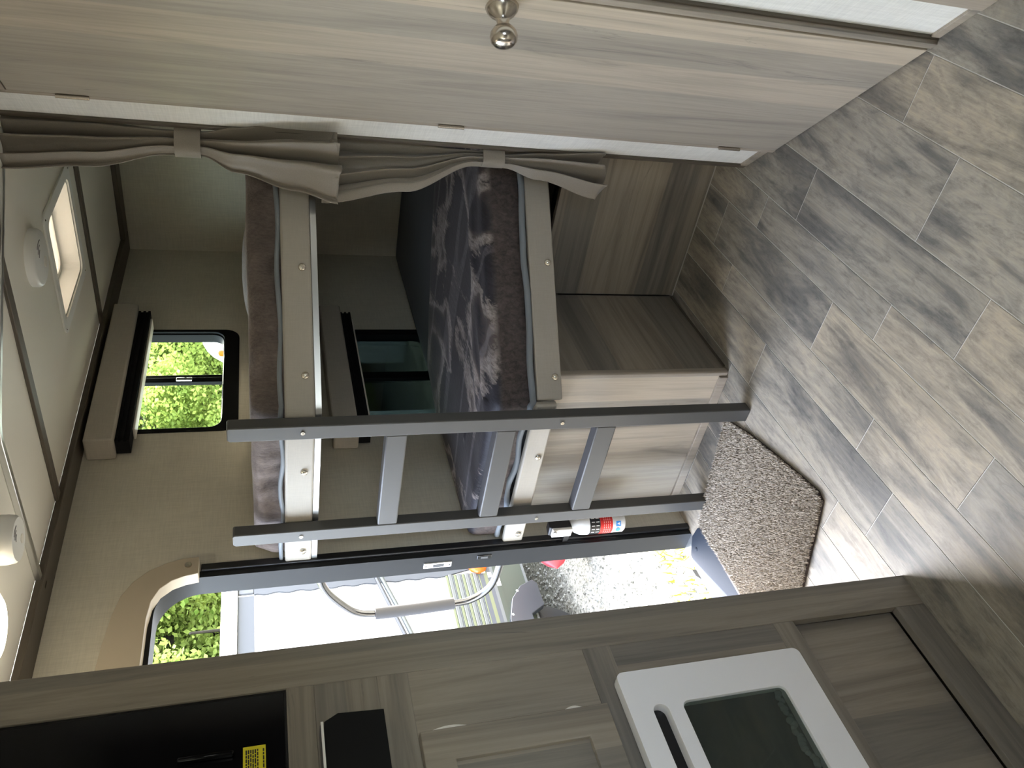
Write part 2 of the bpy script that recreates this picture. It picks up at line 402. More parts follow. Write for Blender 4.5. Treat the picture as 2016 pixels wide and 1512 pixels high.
# ================================================================ SETTING
# floor: pale subfloor with separate planks
floor = struct(build('floor', B(XL, 0.52, -2.2, 3.52, -0.05, -0.0012), M['grout']), 'grey and beige wood-look vinyl plank floor')
rows = [-1.938, -1.82, -1.667, -1.56, -1.410, -1.306, -1.156, -1.054, -0.902, -0.801, -0.648, -0.448, -0.295, -0.195, -0.045, 0.155, 0.308, 0.41, 0.52]
joint = [1.31, 1.72, 1.02, 1.56, 1.132, 1.624, 1.164, 1.455, 1.281, 1.716, 1.307, 1.503, 1.22, 1.62, 1.40, 1.10, 1.5, 1.2]
step = [0.60, 0.605, 0.60, 0.605, 0.60, 0.612, 0.75, 0.593, 0.587, 0.653, 0.66, 0.62, 0.60, 0.60, 0.61, 0.6, 0.6, 0.6]
g = 0.0015
for i in range(len(rows) - 1):
    cuts = [joint[i] + step[i] * k for k in range(-6, 6)]
    cuts = [-0.6] + [c for c in cuts if -0.45 < c < 2.12] + [2.18]
    for a, b in zip(cuts[:-1], cuts[1:]):
        build('plank', B(rows[i] + g, rows[i + 1] - g, a + g, b - g, -0.012, 0.0), M['plank'], floor)

# entry-side wall with the doorway and windows
def door_hole(y0, y1, z1, r=0.135, n=8):
    pts = [(y0, -0.05), (y1, -0.05)]
    for cx, a0 in ((y1 - r, 0), (y0 + r, 90)):
        for k in range(n + 1):
            a = math.radians(a0 + 90 * k / n); pts.append((cx + r * math.cos(a), z1 - r + r * math.sin(a)))
    return pts
DY0, DY1, DZ = 0.93, 1.605, 1.735
WIN1 = (2.235, 2.835, 1.515, 1.93); WIN2 = (2.235, 2.835, 0.70, 1.135)
holes = [rr(*WIN1, 0.05), rr(*WIN2, 0.05), rr(-1.35, -0.55, 1.15, 1.65, 0.04)]
outer = [(-2.2, -0.05), (DY0, -0.05)] + door_hole(DY0, DY1, DZ)[2:][::-1] + [(DY1, -0.05), (3.56, -0.05), (3.56, CZ), (-2.2, CZ)]
struct(build('wall_left', MB().plate(outer, holes, FX, XL - 0.048, XL), M['wall']), 'beige linen wallboard around the entry door and bunk windows')
struct(build('wall_rear', B(XL, 0.52, 3.51, 3.56, -0.05, CZ), M['wall']), 'beige linen wallboard behind the bunks')
struct(build('wall_right', MB().plate([(-2.2, -0.05), (3.56, -0.05), (3.56, CZ), (-2.2, CZ)], [rr(-0.42, 0.18, 1.20, 1.58, 0.04)], FX, 0.50, 0.54), M['dark_wall']))  # unseen opening added to let sky light reach the cabinet fronts
struct(build('wall_front', MB().plate([(XL - 0.04, -0.05), (0.54, -0.05), (0.54, CZ), (XL - 0.04, CZ)], [], FY, -2.24, -2.2), M['dark_wall']))
struct(build('wall_partition', B(-0.775, -0.745, 2.06, 3.51, -0.0, CZ), M['wall']), 'linen partition beside the bunks')

# ceiling with the vent opening
VX0, VX1, VY0, VY1 = -1.530, -1.198, 2.303, 2.630
ceil = struct(build('ceiling', MB().plate([(XL - 0.04, -2.24), (0.54, -2.24), (0.54, 3.56), (XL - 0.04, 3.56)], [rr(VX0, VX1, VY0, VY1, 0.03)], FZ, CZ, CZ + 0.06), M['ceiling']), 'smooth cream ceiling board')
build('batten', B(-1.845, -0.80, 2.755, 2.79, CZ - 0.010, CZ), M['dark_trim'], ceil, bevel=0.002)
build('batten', B(-1.845, 0.5, 1.832, 1.868, CZ - 0.010, CZ), M['dark_trim'], ceil, bevel=0.002)
struct(build('trim_1', B(XL, -1.842, -2.2, 3.51, CZ - 0.020, CZ), M['dark_trim'], bevel=0.003), 'dark brown ceiling moulding along the entry wall')
struct(build('trim_2', B(-1.842, -0.775, 3.415, 3.51, CZ - 0.020, CZ), M['dark_trim'], bevel=0.003), 'dark brown ceiling moulding along the rear wall')

# diagonal bathroom wall: local x runs right along the wall, local -y faces the room
W0 = (-0.773, 2.030, 0.0); WR = -D45
bath = build('wall_bathroom', MB().box(0.0, 0.137, 0.0, 0.035, 0, CZ).box(0.727, 0.835, 0.0, 0.035, 0, CZ).box(0.137, 0.735, 0.0, 0.035, 1.93, CZ), M['wall_white'], None, W0, WR)
struct(bath, 'white linen strips of wall either side of the bathroom door')
struct(build('trim_3', B(-0.012, 0.006, -0.006, 0.045, 0, CZ), M['dark_trim'], None, W0, WR, 0.002), 'brown edge moulding on the end of the bathroom wall')
struct(build('baseboard_bathroom', B(0.006, 0.136, -0.007, 0.0, 0, 0.022), M['wood_trim'], None, W0, WR, 0.001), 'low wood-look baseboard left of the bathroom door')
struct(build('baseboard_bathroom_right', B(0.728, 0.834, -0.007, 0.0, 0, 0.022), M['wood_trim'], None, W0, WR, 0.001), 'low wood-look baseboard right of the bathroom door')
struct(build('trim_4', B(0.835, 0.875, -0.010, 0.05, 0, CZ), M['wood_trim'], None, W0, WR, 0.002), 'wood-look corner moulding right of the bathroom wall')
struct(build('wall_passage', B(0.845, 0.875, 0.05, 0.75, 0, CZ), M['wood_z'], None, W0, WR), 'wood-look panel running back behind the corner moulding')
d1 = sempty('door_1', W0, 'wood-look bathroom door with a round nickel knob')
d1.rotation_euler = (0, 0, WR); WM[d1] = Matrix.Translation(W0) @ Matrix.Rotation(WR, 4, 'Z')
DT = 1.925
build('door_slab', B(0.151, 0.700, -0.020, 0.012, 0.006, DT), M['wood_z'], d1, W0, WR, 0.0015)
build('door_frame', MB().box(0.133, 0.1475, -0.018, 0.03, 0, DT + 0.02), M['wood_trim'], d1, W0, WR, 0.001)
build('door_frame', MB().box(0.7035, 0.722, -0.018, 0.03, 0, DT + 0.02), M['wood_trim'], d1, W0, WR, 0.001)
build('door_frame', MB().box(0.133, 0.722, -0.018, 0.03, DT + 0.004, DT + 0.02), M['wood_trim'], d1, W0, WR, 0.001)
build('door_gap', B(0.1475, 0.7035, 0.004, 0.010, 0.004, DT + 0.004), M['black_matte'], d1, W0, WR)
build('shadow_bead', B(0.722, 0.7275, -0.008, 0.03, 0, DT + 0.02), M['dark_trim'], d1, W0, WR, 0.001)
for z in (1.80, 0.955, 0.155):
    h = build('hinge', MB().lathe([(0.0, -0.034), (0.0045, -0.033), (0.0045, 0.033), (0, 0.034)], (0.1485, -0.0235, z), (0, 0, 1), 10), M['nickel'], d1, W0, WR, smooth=50)
    build('hinge_leaf', B(0.140, 0.1475, -0.0195, -0.0175, z - 0.032, z + 0.032), M['nickel'], h, W0, WR)
knob = build('knob', MB().lathe([(0.0, -0.004), (0.030, 0.0), (0.032, 0.004), (0.030, 0.010), (0.024, 0.018), (0.014, 0.026), (0.0115, 0.034), (0.0125, 0.042), (0.019, 0.046), (0.0245, 0.054), (0.0262, 0.062), (0.0248, 0.071), (0.019, 0.078), (0.010, 0.0815), (0, 0.082)], (0.662, -0.018, 0.975), (0, -1, 0), 32), M['nickel'], d1, W0, WR, smooth=50)

# entry doorway
d2 = sempty('door_2', (XL, DY0, 0), 'open entry doorway with grey metal frame')
def shrink(y0, y1, z1, r): return door_hole(y0, y1, z1, r)
fo = door_hole(DY0, DY1, DZ, 0.135); fi = door_hole(DY0 + 0.022, DY1 - 0.022, DZ - 0.018, 0.118)
def band(mbx, a, b, t0, t1):
    n = len(a); v = []; f = []
    order = list(range(1, n)) + [0]
    for t in (t0, t1):
        v += [FX(*a[i], t) for i in order] + [FX(*b[i], t) for i in order]
    for i in range(n - 1):
        f += [(i, i + 1, n + i + 1, n + i), (2 * n + i, 3 * n + i, 3 * n + i + 1, 2 * n + i + 1), (i, 2 * n + i, 2 * n + i + 1, i + 1), (n + i, n + i + 1, 3 * n + i + 1, 3 * n + i)]
    f += [(0, n, 3 * n, 2 * n), (n - 1, 3 * n - 1, 4 * n - 1, 2 * n - 1)]
    return mbx.add(v, f)
build('door_jamb', band(MB(), fo, fi, XL - 0.075, XL + 0.001), M['door_metal'], d2, smooth=40)
build('seal_strip', MB().box(XL, XL + 0.012, DY1 - 0.004, DY1 + 0.020, 0.0, 1.60), M['black'], d2, bevel=0.003)
build('seal_strip', MB().box(XL, XL + 0.012, DY0 - 0.020, DY0 + 0.004, 0.0, 1.60), M['black'], d2, bevel=0.003)
lp = build('latch_plate', MB().box(XL - 0.050, XL - 0.028, DY1 - 0.026, DY1 - 0.021, 0.855, 0.945), M['white_plastic'], d2, bevel=0.001)
build('latch_opening', MB().box(XL - 0.045, XL - 0.034, DY1 - 0.0275, DY1 - 0.0255, 0.880, 0.915), M['slot'], lp)
for z in (0.862, 0.938): build('screw', MB().lathe([(0, 0), (0.0028, 0.0005), (0, 0.0014)], (XL - 0.040, DY1 - 0.026, z), (0, -1, 0), 10), M['slot'], lp)
lp = build('deadbolt_plate', MB().box(XL - 0.030, XL - 0.012, DY1 - 0.025, DY1 - 0.021, 0.725, 0.772), M['chrome'], d2, bevel=0.001)
build('latch_opening', MB().box(XL - 0.026, XL - 0.016, DY1 - 0.0265, DY1 - 0.0245, 0.737, 0.760), M['slot'], lp)
# sill
build('door_sill', B(XL - 0.078, XL + 0.0, DY0 + 0.02, DY1 - 0.02, -0.03, -0.002), M['alu'], d2, bevel=0.002)

# ================================================================ WINDOWS
def make_window(name, w, glassmat, label):
    y0, y1, z0, z1 = w
    e = sempty(name, (XL, y0, z0), label)
    gx = XL - 0.037
    fr = MB().plate(rr(y0 - 0.012, y1 + 0.012, z0 - 0.012, z1 + 0.012, 0.055), [rr(y0 + 0.006, y1 - 0.004, z0 + 0.045, z1 - 0.01, 0.045)], FX, XL - 0.005, XL + 0.006)
    fr.plate(rr(y0 + 0.0, y1 - 0.0, z0 + 0.0, z1 - 0.0, 0.050), [rr(y0 + 0.010, y1 - 0.010, z0 + 0.048, z1 - 0.014, 0.042)], FX, gx - 0.006, XL - 0.005)
    build('frame', fr, M['black_frame'], e, bevel=0.002)
    ym = 2.565
    build('pane', MB().plate(rr(y0 + 0.006, ym, z0 + 0.04, z1 - 0.008, 0.03), (), FX, gx - 0.004, gx - 0.001), glassmat, e)
    build('pane', MB().plate(rr(ym, y1 - 0.006, z0 + 0.04, z1 - 0.008, 0.03), (), FX, gx + 0.002, gx + 0.005), glassmat, e)
    mu = build('meeting_rail', MB().box(gx - 0.006, gx + 0.012, ym - 0.024, ym + 0.004, z0 + 0.046, z1 - 0.012).box(gx - 0.004, gx + 0.007, ym + 0.004, ym + 0.026, z0 + 0.046, z1 - 0.012), M['black_frame'], e, bevel=0.002)
    if z1 > 1.5:
        l = build('latch', MB().box(gx + 0.012, gx + 0.020, ym - 0.022, ym - 0.004, 1.672, 1.728), M['alu'], mu, bevel=0.002)
        build('latch_button', MB().lathe([(0, 0), (0.005, 0.0), (0.005, 0.003), (0, 0.003)], (gx + 0.020, ym - 0.013, 1.695), (1, 0, 0), 12), M['slot'], mu)
    return e
make_window('window_1', WIN1, M['glass'], 'black framed sliding window above the upper bunk')
make_window('window_2', WIN2, M['tint'], 'dark tinted sliding window between the bunks')
def make_valance(zt, label, low):
    e = thing('window_valance', label, 'valance', (XL, 2.1, zt - 0.10))
    y0, y1 = 2.10, 2.91
    zb = zt - 0.088
    build('box', MB().box(XL, -1.850, y0, y1, zb, zt), M['valance'], e, bevel=0.006)
    sh = build('shade', MB(), None, e) if False else None
    m = MB(); n = 5
    for k in range(n):
        za = zb - 0.0088 * k; m.box(XL + 0.008, -1.872 - (0.006 if k % 2 else 0.0), y0 + 0.02, y1 - 0.02, za - 0.0086, za)
    build('pleated_shade', m, M['black_matte'], e)
    build('shade_rail', MB().box(XL + 0.006, -1.885, 2.19, 2.855, zb - 0.0525, zb - 0.0445), M['cream'], e, bevel=0.002)
    return e
make_valance(1.968, 'grey padded valance with black pleated shade over the upper bunk window', False)
make_valance(1.185, 'shadowed padded valance over the tinted window under the upper bunk', True)

# ================================================================ BUNKS
cornerU = [(-1.936, 1.606), (-1.375, 1.606)]
for k in range(1, 7):
    a = math.radians(45 * k / 7); cornerU.append((-1.375 + 0.05 * math.sin(a), 1.606 + 0.05 * (1 - math.cos(a))))
E0 = (-1.344, 1.616)
def on_rail(q, off=0.0): return (E0[0] + R2 * q + R2 * off, E0[1] + R2 * q - R2 * off)
cornerU += [on_rail(0.02), on_rail(0.78)]
def deck_poly(ins): return [(-1.934, 1.606 + ins), (E0[0] - ins * 0.4, 1.606 + ins), (-0.785, 1.606 + ins + (-0.785 - E0[0] + ins * 0.4)), (-0.785, 3.505), (-1.934, 3.505)]
BR = math.pi / 4
ub = thing('upper_bunk', 'upper bunk shelf with beige padded front rail carrying the higher mattress', 'bunk', (-1.4, 2.4, 1.272))
build('deck', MB().plate(deck_poly(0.022), (), FZ, 1.290, 1.340), M['vinyl'], ub)
build('front_rail', MB().sweep(cornerU, 0.020, 1.289, 1.366), M['vinyl'], ub, bevel=0.006, smooth=40)
build('aluminium_edge', MB().sweep([(x, y + 0.003) for x, y in cornerU], 0.018, 1.273, 1.2885), M['alu'], ub, smooth=40)
def bolt(par, p, n):
    o = build('bolt', MB().lathe([(0, 0), (0.0105, 0.0), (0.0105, 0.002), (0.009, 0.005), (0.006, 0.0075), (0.0028, 0.0085), (0.0025, 0.007), (0, 0.007)], p, n, 16), M['bolt'], par, smooth=60)
    return o
for q in (0.375, 0.087): x, y = on_rail(q); bolt(ub, (x, y, 1.3125), (R2, -R2, 0))
for x in (-1.560, -1.885): bolt(ub, (x, 1.606, 1.315), (0, -1, 0))
lb = thing('lower_bunk', 'lower bunk shelf with beige padded rails above the wood-look base', 'bunk', (-1.4, 2.4, 0.60))
build('deck', MB().plate(deck_poly(0.045), (), FZ, 0.612, 0.655), M['vinyl'], lb)
build('front_rail', B(-1.936, -1.352, 1.610, 1.632, 0.617, 0.684), M['vinyl'], lb, bevel=0.006)
build('diagonal_rail', B(0.005, 0.78, 0.0, 0.022, 0.602, 0.678), M['vinyl'], lb, (E0[0], E0[1], 0), BR, 0.004)
for q in (0.405, 0.070): x, y = on_rail(q); bolt(lb, (x, y, 0.622), (R2, -R2, 0))
for x in (-1.553, -1.892): bolt(lb, (x, 1.610, 0.638), (0, -1, 0))

def resample(poly, d=0.02, r=0.05):
    # rounded corners, then even spacing
    pts = []
    n = len(poly)
    for i in range(n):
        a, b, c = Vector(poly[i - 1]), Vector(poly[i]), Vector(poly[(i + 1) % n])
        d0 = (a - b).normalized(); d1 = (c - b).normalized()
        p0 = b + d0 * r; p1 = b + d1 * r
        for k in range(6):
            t = k / 5; pts.append((p0 * (1 - t) + b * t) * (1 - t) + (b * (1 - t) + p1 * t) * t)
    out = []
    m = len(pts)
    for i in range(m):
        a, b = pts[i], pts[(i + 1) % m]; L = (b - a).length; k = max(1, int(L / d))
        for j in range(k): out.append(a + (b - a) * j / k)
    return out
def slab(poly, z0, z1, rnd=0.035, wr=0.006, seed=0.0, d=0.02, top=True, r=0.05, grid=0.03, topwr=0.006, ridge=None, sidewave=1.0):
    """soft slab: wrinkled sides, rounded top edge, gently uneven top"""
    ring = resample(poly, d, r); n = len(ring)
    nor = []
    for i in range(n):
        t = (ring[(i + 1) % n] - ring[i - 1]).normalized(); nor.append(Vector((t.y, -t.x)))
    c = sum(ring, Vector((0, 0))) / n
    if (ring[0] - c).dot(nor[0]) < 0: nor = [-x for x in nor]
    rows_ = []
    L = [(0.0, 0.0, 1.0)]
    for k in range(1, 6): L.append((0.0, (z1 - z0 - rnd) * k / 5, 1.0))
    for k in range(1, 6):
        a = math.radians(90 * k / 5); L.append((rnd * (1 - math.cos(a)), z1 - z0 - rnd + rnd * math.sin(a), 1 - k / 6))
    for k in range(1, 9): L.append((rnd + grid * k, z1 - z0, 0.0))
    def h(x, y, z): return noise.noise(Vector((x * 7 + seed, y * 7, z * 16))) + 0.6 * noise.noise(Vector((x * 26 + seed, y * 26, z * 9)))
    for ins, z, wgt in L:
        row = []
        for p, m_ in zip(ring, nor):
            q = p - m_ * ins
            w = min(h(q.x, q.y, z) * wr * sidewave * (0.35 + 0.65 * wgt), 0.003 if z < (z1 - z0) * 0.55 else 0.010)
            q2 = q + m_ * w * min(1, 0.3 + wgt)
            zz = z0 + z
            if wgt < 0.99: zz += (1 - wgt) * topwr * (noise.noise(Vector((q.x * 4 + seed, q.y * 4, 1.7))) + 0.4 * noise.noise(Vector((q.x * 13, q.y * 13 + seed, 4.1))))
            if ridge and wgt < 0.6: zz += ridge(q.x, q.y)
            row.append((q2.x, q2.y, zz))
        rows_.append(row)
    mb = MB(); mb.loft(rows_, True, False)
    k = (len(rows_) - 1) * n
    tri = tessellate_polygon([[Vector((p[0], p[1], 0)) for p in rows_[-1]]])
    mb.f += [tuple(i + k for i in t) for t in tri]
    if top == 'closed':
        tri = tessellate_polygon([[Vector((p[0], p[1], 0)) for p in rows_[0]]]); mb.f += [tuple(reversed(t)) for t in tri]
    return mb
mpoly = [(-1.930, 1.632), (-1.360, 1.632), (-0.795, 2.197), (-0.790, 3.48), (-1.930, 3.48)]
um = thing('upper_mattress', 'brown plush covered mattress lying on the upper bunk', 'mattress', (-1.4, 2.4, 1.341))
build('cover', slab([(-1.930, 1.622), (-1.352, 1.622), (-0.79, 2.184), (-0.79, 3.48), (-1.930, 3.48)], 1.341, 1.452, 0.035, 0.026, 3.0, 0.012, 'closed'), M['plush'], um, smooth=60)
pp = [(-1.928, 1.618, 1.376)] + [(-1.928 + 0.03 * k, 1.617 + 0.004 * math.sin(k * 1.3), 1.374 + 0.004 * math.sin(k * 0.8)) for k in range(1, 19)] + [on_rail(0.01 + 0.04 * k, -0.008 + 0.003 * math.sin(k)) + (1.374 + 0.003 * math.sin(k * 0.9),) for k in range(19)]
build('piping', MB().tube(pp, 0.0065, 8), M['piping'], um, smooth=60)
pl = MB(); rings = []
for k in range(11):
    t = k / 10; s = math.sin(math.pi * t) ** 0.55
    cy = 2.72 + 0.55 * t
    rings.append([(-1.735 + 0.18 * s * math.cos(2 * math.pi * j / 20), cy, 1.4555 + (0.030 * s + 0.003) * math.sin(2 * math.pi * j / 20)) for j in range(20)])
pl.loft(rings)
tag(build('pillow', pl, M['plush'], smooth=60), 'brown plush pillow lying on the upper mattress by the window', 'pillow')
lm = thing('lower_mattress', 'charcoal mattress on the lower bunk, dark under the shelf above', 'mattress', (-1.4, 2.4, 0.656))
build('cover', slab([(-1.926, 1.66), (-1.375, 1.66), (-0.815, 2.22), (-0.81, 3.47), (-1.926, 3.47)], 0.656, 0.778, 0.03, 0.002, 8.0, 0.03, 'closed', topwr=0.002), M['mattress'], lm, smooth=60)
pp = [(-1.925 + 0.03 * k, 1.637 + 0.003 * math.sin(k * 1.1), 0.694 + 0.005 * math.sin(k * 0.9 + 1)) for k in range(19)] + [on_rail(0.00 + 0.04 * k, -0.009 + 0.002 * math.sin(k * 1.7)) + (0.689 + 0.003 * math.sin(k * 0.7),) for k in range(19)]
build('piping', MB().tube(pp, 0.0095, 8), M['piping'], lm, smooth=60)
def ridge(x, y):
    # folds running roughly along the front edges
    u = (x - E0[0]) * R2 + (y - E0[1]) * R2; v = (y - E0[1]) * R2 - (x - E0[0]) * R2
    a = 0.016 * math.exp(-((v - 0.10 - 0.10 * u) / 0.022) ** 2) * max(0, min(1, 1.2 - abs(u - 0.15) * 2.2))
    b = 0.012 * math.exp(-((v - 0.22 + 0.12 * u) / 0.020) ** 2) * max(0, min(1, 1.2 - abs(u - 0.35) * 2.5))
    return a + b
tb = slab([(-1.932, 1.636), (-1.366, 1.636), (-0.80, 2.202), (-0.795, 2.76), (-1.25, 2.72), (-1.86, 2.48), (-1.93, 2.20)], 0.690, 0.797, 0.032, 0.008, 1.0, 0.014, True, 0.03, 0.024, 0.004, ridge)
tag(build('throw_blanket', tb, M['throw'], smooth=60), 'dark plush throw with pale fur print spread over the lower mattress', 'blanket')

# base cabinet beneath the lower bunk
bb = thing('storage_cabinet', 'wood-look storage base under the lower bunk with a lit front panel', 'cabinet', (-1.6, 1.95, 0))
build('front_panel', B(-1.934, -1.352, 1.732, 1.750, 0.0, 0.608), M['wood_z'], bb)
build('side_panel', B(-1.360, -1.340, 1.750, 2.186, 0.0, 0.610), M['cab_niche_y'], bb)  # same laminate as the front panel, niche shade put into the colour
build('corner_moulding', B(-1.356, -1.336, 1.728, 1.752, 0.0, 0.608), M['wood_trim'], bb, bevel=0.006, seg=3)
build('toe_moulding', B(-1.934, -1.356, 1.722, 1.732, 0.0, 0.030), M['wood_trim'], bb, bevel=0.002)
build('rear_panel', B(-1.334, -0.778, 2.186, 2.204, 0.0, 0.512), M['niche_shade_x'], bb)  # niche shade put into the colour here too
build('toe_moulding', B(-1.340, -1.335, 1.76, 2.18, 0.0, 0.006), M['dark_trim'], bb)

# ladder
ld = thing('bunk_ladder', 'dark grey painted bunk ladder with three rungs standing before the bunks', 'ladder', (-1.58, 1.585, 0))
LY0, LY1 = 1.566, 1.603
for x0, x1 in ((-1.406, -1.360), (-1.798, -1.753)):
    r_ = build('rail', MB().plate([(x0, 0.0), (x1, 0.0), (x1, 1.503), (x1 - 0.004, 1.507), (x0 + 0.006, 1.507), (x0, 1.500)], (), FY, LY0, LY1), M['ladder'], ld, bevel=0.004)
    for z in (1.323, 0.612):
        build('screw', MB().lathe([(0, 0), (0.006, 0.0), (0.0055, 0.003), (0.002, 0.003), (0.0018, 0.001), (0, 0.001)], ((x0 + x1) / 2, LY0, z), (0, -1, 0), 12), M['bolt'], r_, smooth=50)
for z0, z1 in ((1.050, 1.108), (0.742, 0.800), (0.436, 0.497)):
    r_ = build('rung', MB().box(-1.7535, -1.4055, LY0 + 0.001, LY1 - 0.002, z0, z1), M['ladder'], ld, bevel=0.004)
    if z0 < 0.8: build('tread_pad', MB().box(-1.748, -1.411, LY0 + 0.004, LY1 - 0.004, z1 - 0.001, z1 + 0.002), M['grip'], r_)

# ================================================================ CURTAINS
C0 = (-0.8015, 2.0585, 0.0)
def curtain(levels, N, ph, rows_n=60, cols=150):
    rows_ = []
    zs = [l[0] for l in levels]
    for i in range(rows_n + 1):
        z = zs[0] + (zs[-1] - zs[0]) * i / rows_n
        for a, b in zip(levels[:-1], levels[1:]):
            if a[0] >= z >= b[0] or b is levels[-1]:
                if z >= b[0] - 1e-6: break
        t = (a[0] - z) / (a[0] - b[0]); t = max(0, min(1, t)); t = t * t * (3 - 2 * t)
        s0, s1, amp, bul = [a[k] + (b[k] - a[k]) * t for k in (1, 2, 3, 4)]
        row = []
        for j in range(cols + 1):
            q = j / cols; a_ = 2 * math.pi * N * q + ph + 0.6 * math.sin(2.1 * q * math.pi + z * 3)
            s = s0 + (s1 - s0) * (q + 0.35 / N / 6.28 * math.sin(2 * a_))
            w = amp * (math.sin(a_) + 0.35 * math.sin(1.7 * a_ + z * 5)) * (0.6 + 0.4 * math.sin(q * math.pi)) - bul * math.sin(math.pi * q) ** 0.7
            zz = z
            if i == rows_n: zz += 0.012 * math.sin(a_ * 0.5 + 1) + 0.05 * (0.5 - abs(q - 0.5)) * (1 if bul > 0.05 else 0)
            row.append((s, w, zz))
        rows_.append(row)
    return MB().loft(rows_, False, False)
def solid(o, th):
    m = o.modifiers.new('thickness', 'SOLIDIFY'); m.thickness = th; m.offset = 0
def tie_band(s0, s1, z0, z1, dep, off):
    ring = []
    mb = MB()
    def ell(g_): return [((s0 + s1) / 2 + (s1 - s0) / 2 * g_ * math.copysign(abs(math.cos(a)) ** 0.7, math.cos(a)), off + dep * g_ * math.copysign(abs(math.sin(a)) ** 0.7, math.sin(a))) for a in [2 * math.pi * k / 28 for k in range(28)]]
    o_ = ell(1.0); i_ = ell(0.93)
    return mb.plate(o_, [i_], FZ, z0, z1)
cu = thing('curtain', 'taupe curtain tied back beside the upper bunk', 'curtain', C0, BR, 'tied-back bunk curtains')
c_ = build('cloth', curtain([(1.985, -0.122, 0.020, 0.022, 0.004), (1.80, -0.104, 0.018, 0.020, 0.006), (1.63, -0.064, 0.003, 0.010, 0.012), (1.55, -0.062, 0.004, 0.010, 0.014), (1.47, -0.100, 0.020, 0.022, 0.035), (1.33, -0.140, 0.054, 0.028, 0.060), (1.21, -0.172, 0.076, 0.032, 0.075)], 3.4, 0.4), M['curtain'], cu, C0, BR, smooth=80); solid(c_, 0.0022)
build('tie_back', tie_band(-0.067, 0.007, 1.552, 1.612, 0.028, -0.006), M['curtain'], cu, C0, BR, smooth=60)
cl = thing('curtain', 'taupe curtain tied back beside the lower bunk', 'curtain', (C0[0], C0[1], 0.46), BR, 'tied-back bunk curtains')
c_ = build('cloth', curtain([(1.262, -0.165, 0.018, 0.014, -0.02), (1.04, -0.122, 0.010, 0.013, -0.01), (0.845, -0.040, 0.000, 0.007, 0.008), (0.76, -0.040, 0.004, 0.007, 0.010), (0.66, -0.066, 0.018, 0.018, 0.024), (0.475, -0.112, 0.038, 0.032, 0.036)], 3.5, 1.9), M['curtain'], cl, C0, BR, smooth=80); solid(c_, 0.0022)
build('tie_back', tie_band(-0.044, 0.008, 0.766, 0.828, 0.024, -0.008), M['curtain'], cl, C0, BR, smooth=60)
tr = MB().sweep([(-1.868, 1.545), (-1.36, 1.545), (-1.335, 1.550), (-1.31, 1.566), (-0.82, 2.056)], 0.018, 1.985, CZ)
trk = tag(build('curtain_track', tr, M['alu'], bevel=0.002), 'slim metal curtain track bending across the ceiling', 'track')
build('end_stop', B(-1.880, -1.866, 1.540, 1.568, 1.980, CZ), M['nickel'], trk, bevel=0.003)

# ================================================================ CEILING FIXTURES
vent = thing('roof_vent', 'bright square roof vent hatch in the ceiling', 'vent', ((VX0 + VX1) / 2, (VY0 + VY1) / 2, CZ - 0.01))
build('flange', MB().plate(rr(VX0 - 0.038, VX1 + 0.038, VY0 - 0.036, VY1 + 0.036, 0.035), [rr(VX0, VX1, VY0, VY1, 0.03)], FZ, CZ - 0.006, CZ), M['white_plastic'], vent, bevel=0.002)
build('sleeve', MB().plate(rr(VX0, VX1, VY0, VY1, 0.03), [rr(VX0 + 0.006, VX1 - 0.006, VY0 + 0.006, VY1 - 0.006, 0.026)], FZ, CZ, CZ + 0.10), M['white_plastic'], vent)
build('lid', MB().plate(rr(VX0 - 0.02, VX1 + 0.02, VY0 - 0.02, VY1 + 0.02, 0.05), (), FZ, CZ + 0.105, CZ + 0.108), M['dome'], vent)
build('inner_garnish', MB().plate(rr(VX0 + 0.006, VX1 - 0.006, VY0 + 0.006, VY1 - 0.006, 0.026), [rr(VX0 + 0.022, VX1 - 0.022, VY0 + 0.022, VY1 - 0.022, 0.03)], FZ, CZ + 0.055, CZ + 0.060), M['white_plastic'], vent)
for sx in (VX0 - 0.02, VX1 + 0.02):
    for sy in (VY0 - 0.018, VY1 + 0.018): build('screw', MB().lathe([(0, 0), (0.0035, 0.0), (0, 0.002)], (sx, sy, CZ - 0.006), (0, 0, -1), 8), M['nickel'], vent)
def detector(x, y, r, hgt, label):
    e = thing('smoke_detector', label, 'smoke detector', (x, y, CZ - hgt))
    build('housing', MB().lathe([(r, 0), (r, hgt * 0.62), (r * 0.95, hgt * 0.9), (r * 0.88, hgt), (0, hgt)], (x, y, CZ), (0, 0, -1), 36), M['white_plastic'], e, smooth=50)
    for k in range(3):
        a0 = math.radians(-60 + 12 * k); rad = r * (0.35 + 0.14 * k)
        m = MB().plate([(x + rad * math.cos(a0 + t * 0.16), y + rad * math.sin(a0 + t * 0.16)) for t in range(6)] + [(x + (rad + 0.003) * math.cos(a0 + t * 0.16), y + (rad + 0.003) * math.sin(a0 + t * 0.16)) for t in range(5, -1, -1)], (), FZ, CZ - hgt - 0.0006, CZ - hgt + 0.001)
        build('sound_slot', m, M['slot'], e)
    build('test_button', MB().lathe([(0, 0), (r * 0.2, 0), (r * 0.19, 0.002), (0, 0.0025)], (x - r * 0.3, y + r * 0.3, CZ - hgt + 0.0002), (0, 0, -1), 16), M['cream'], e)
detector(-1.200, 2.110, 0.078, 0.024, 'flat white smoke detector on the ceiling beside the vent hatch')
detector(-1.500, 1.380, 0.056, 0.055, 'tall white gas alarm on the ceiling nearest the entry door')
dl = thing('dome_light', 'warm lit ceiling dome light near the entry door', 'light', (-1.575, 1.20, CZ - 0.045))
build('base', MB().lathe([(0.10, 0), (0.10, 0.008), (0.09, 0.014), (0, 0.014)], (-1.575, 1.20, CZ), (0, 0, -1), 32), M['white_plastic'], dl, smooth=40)
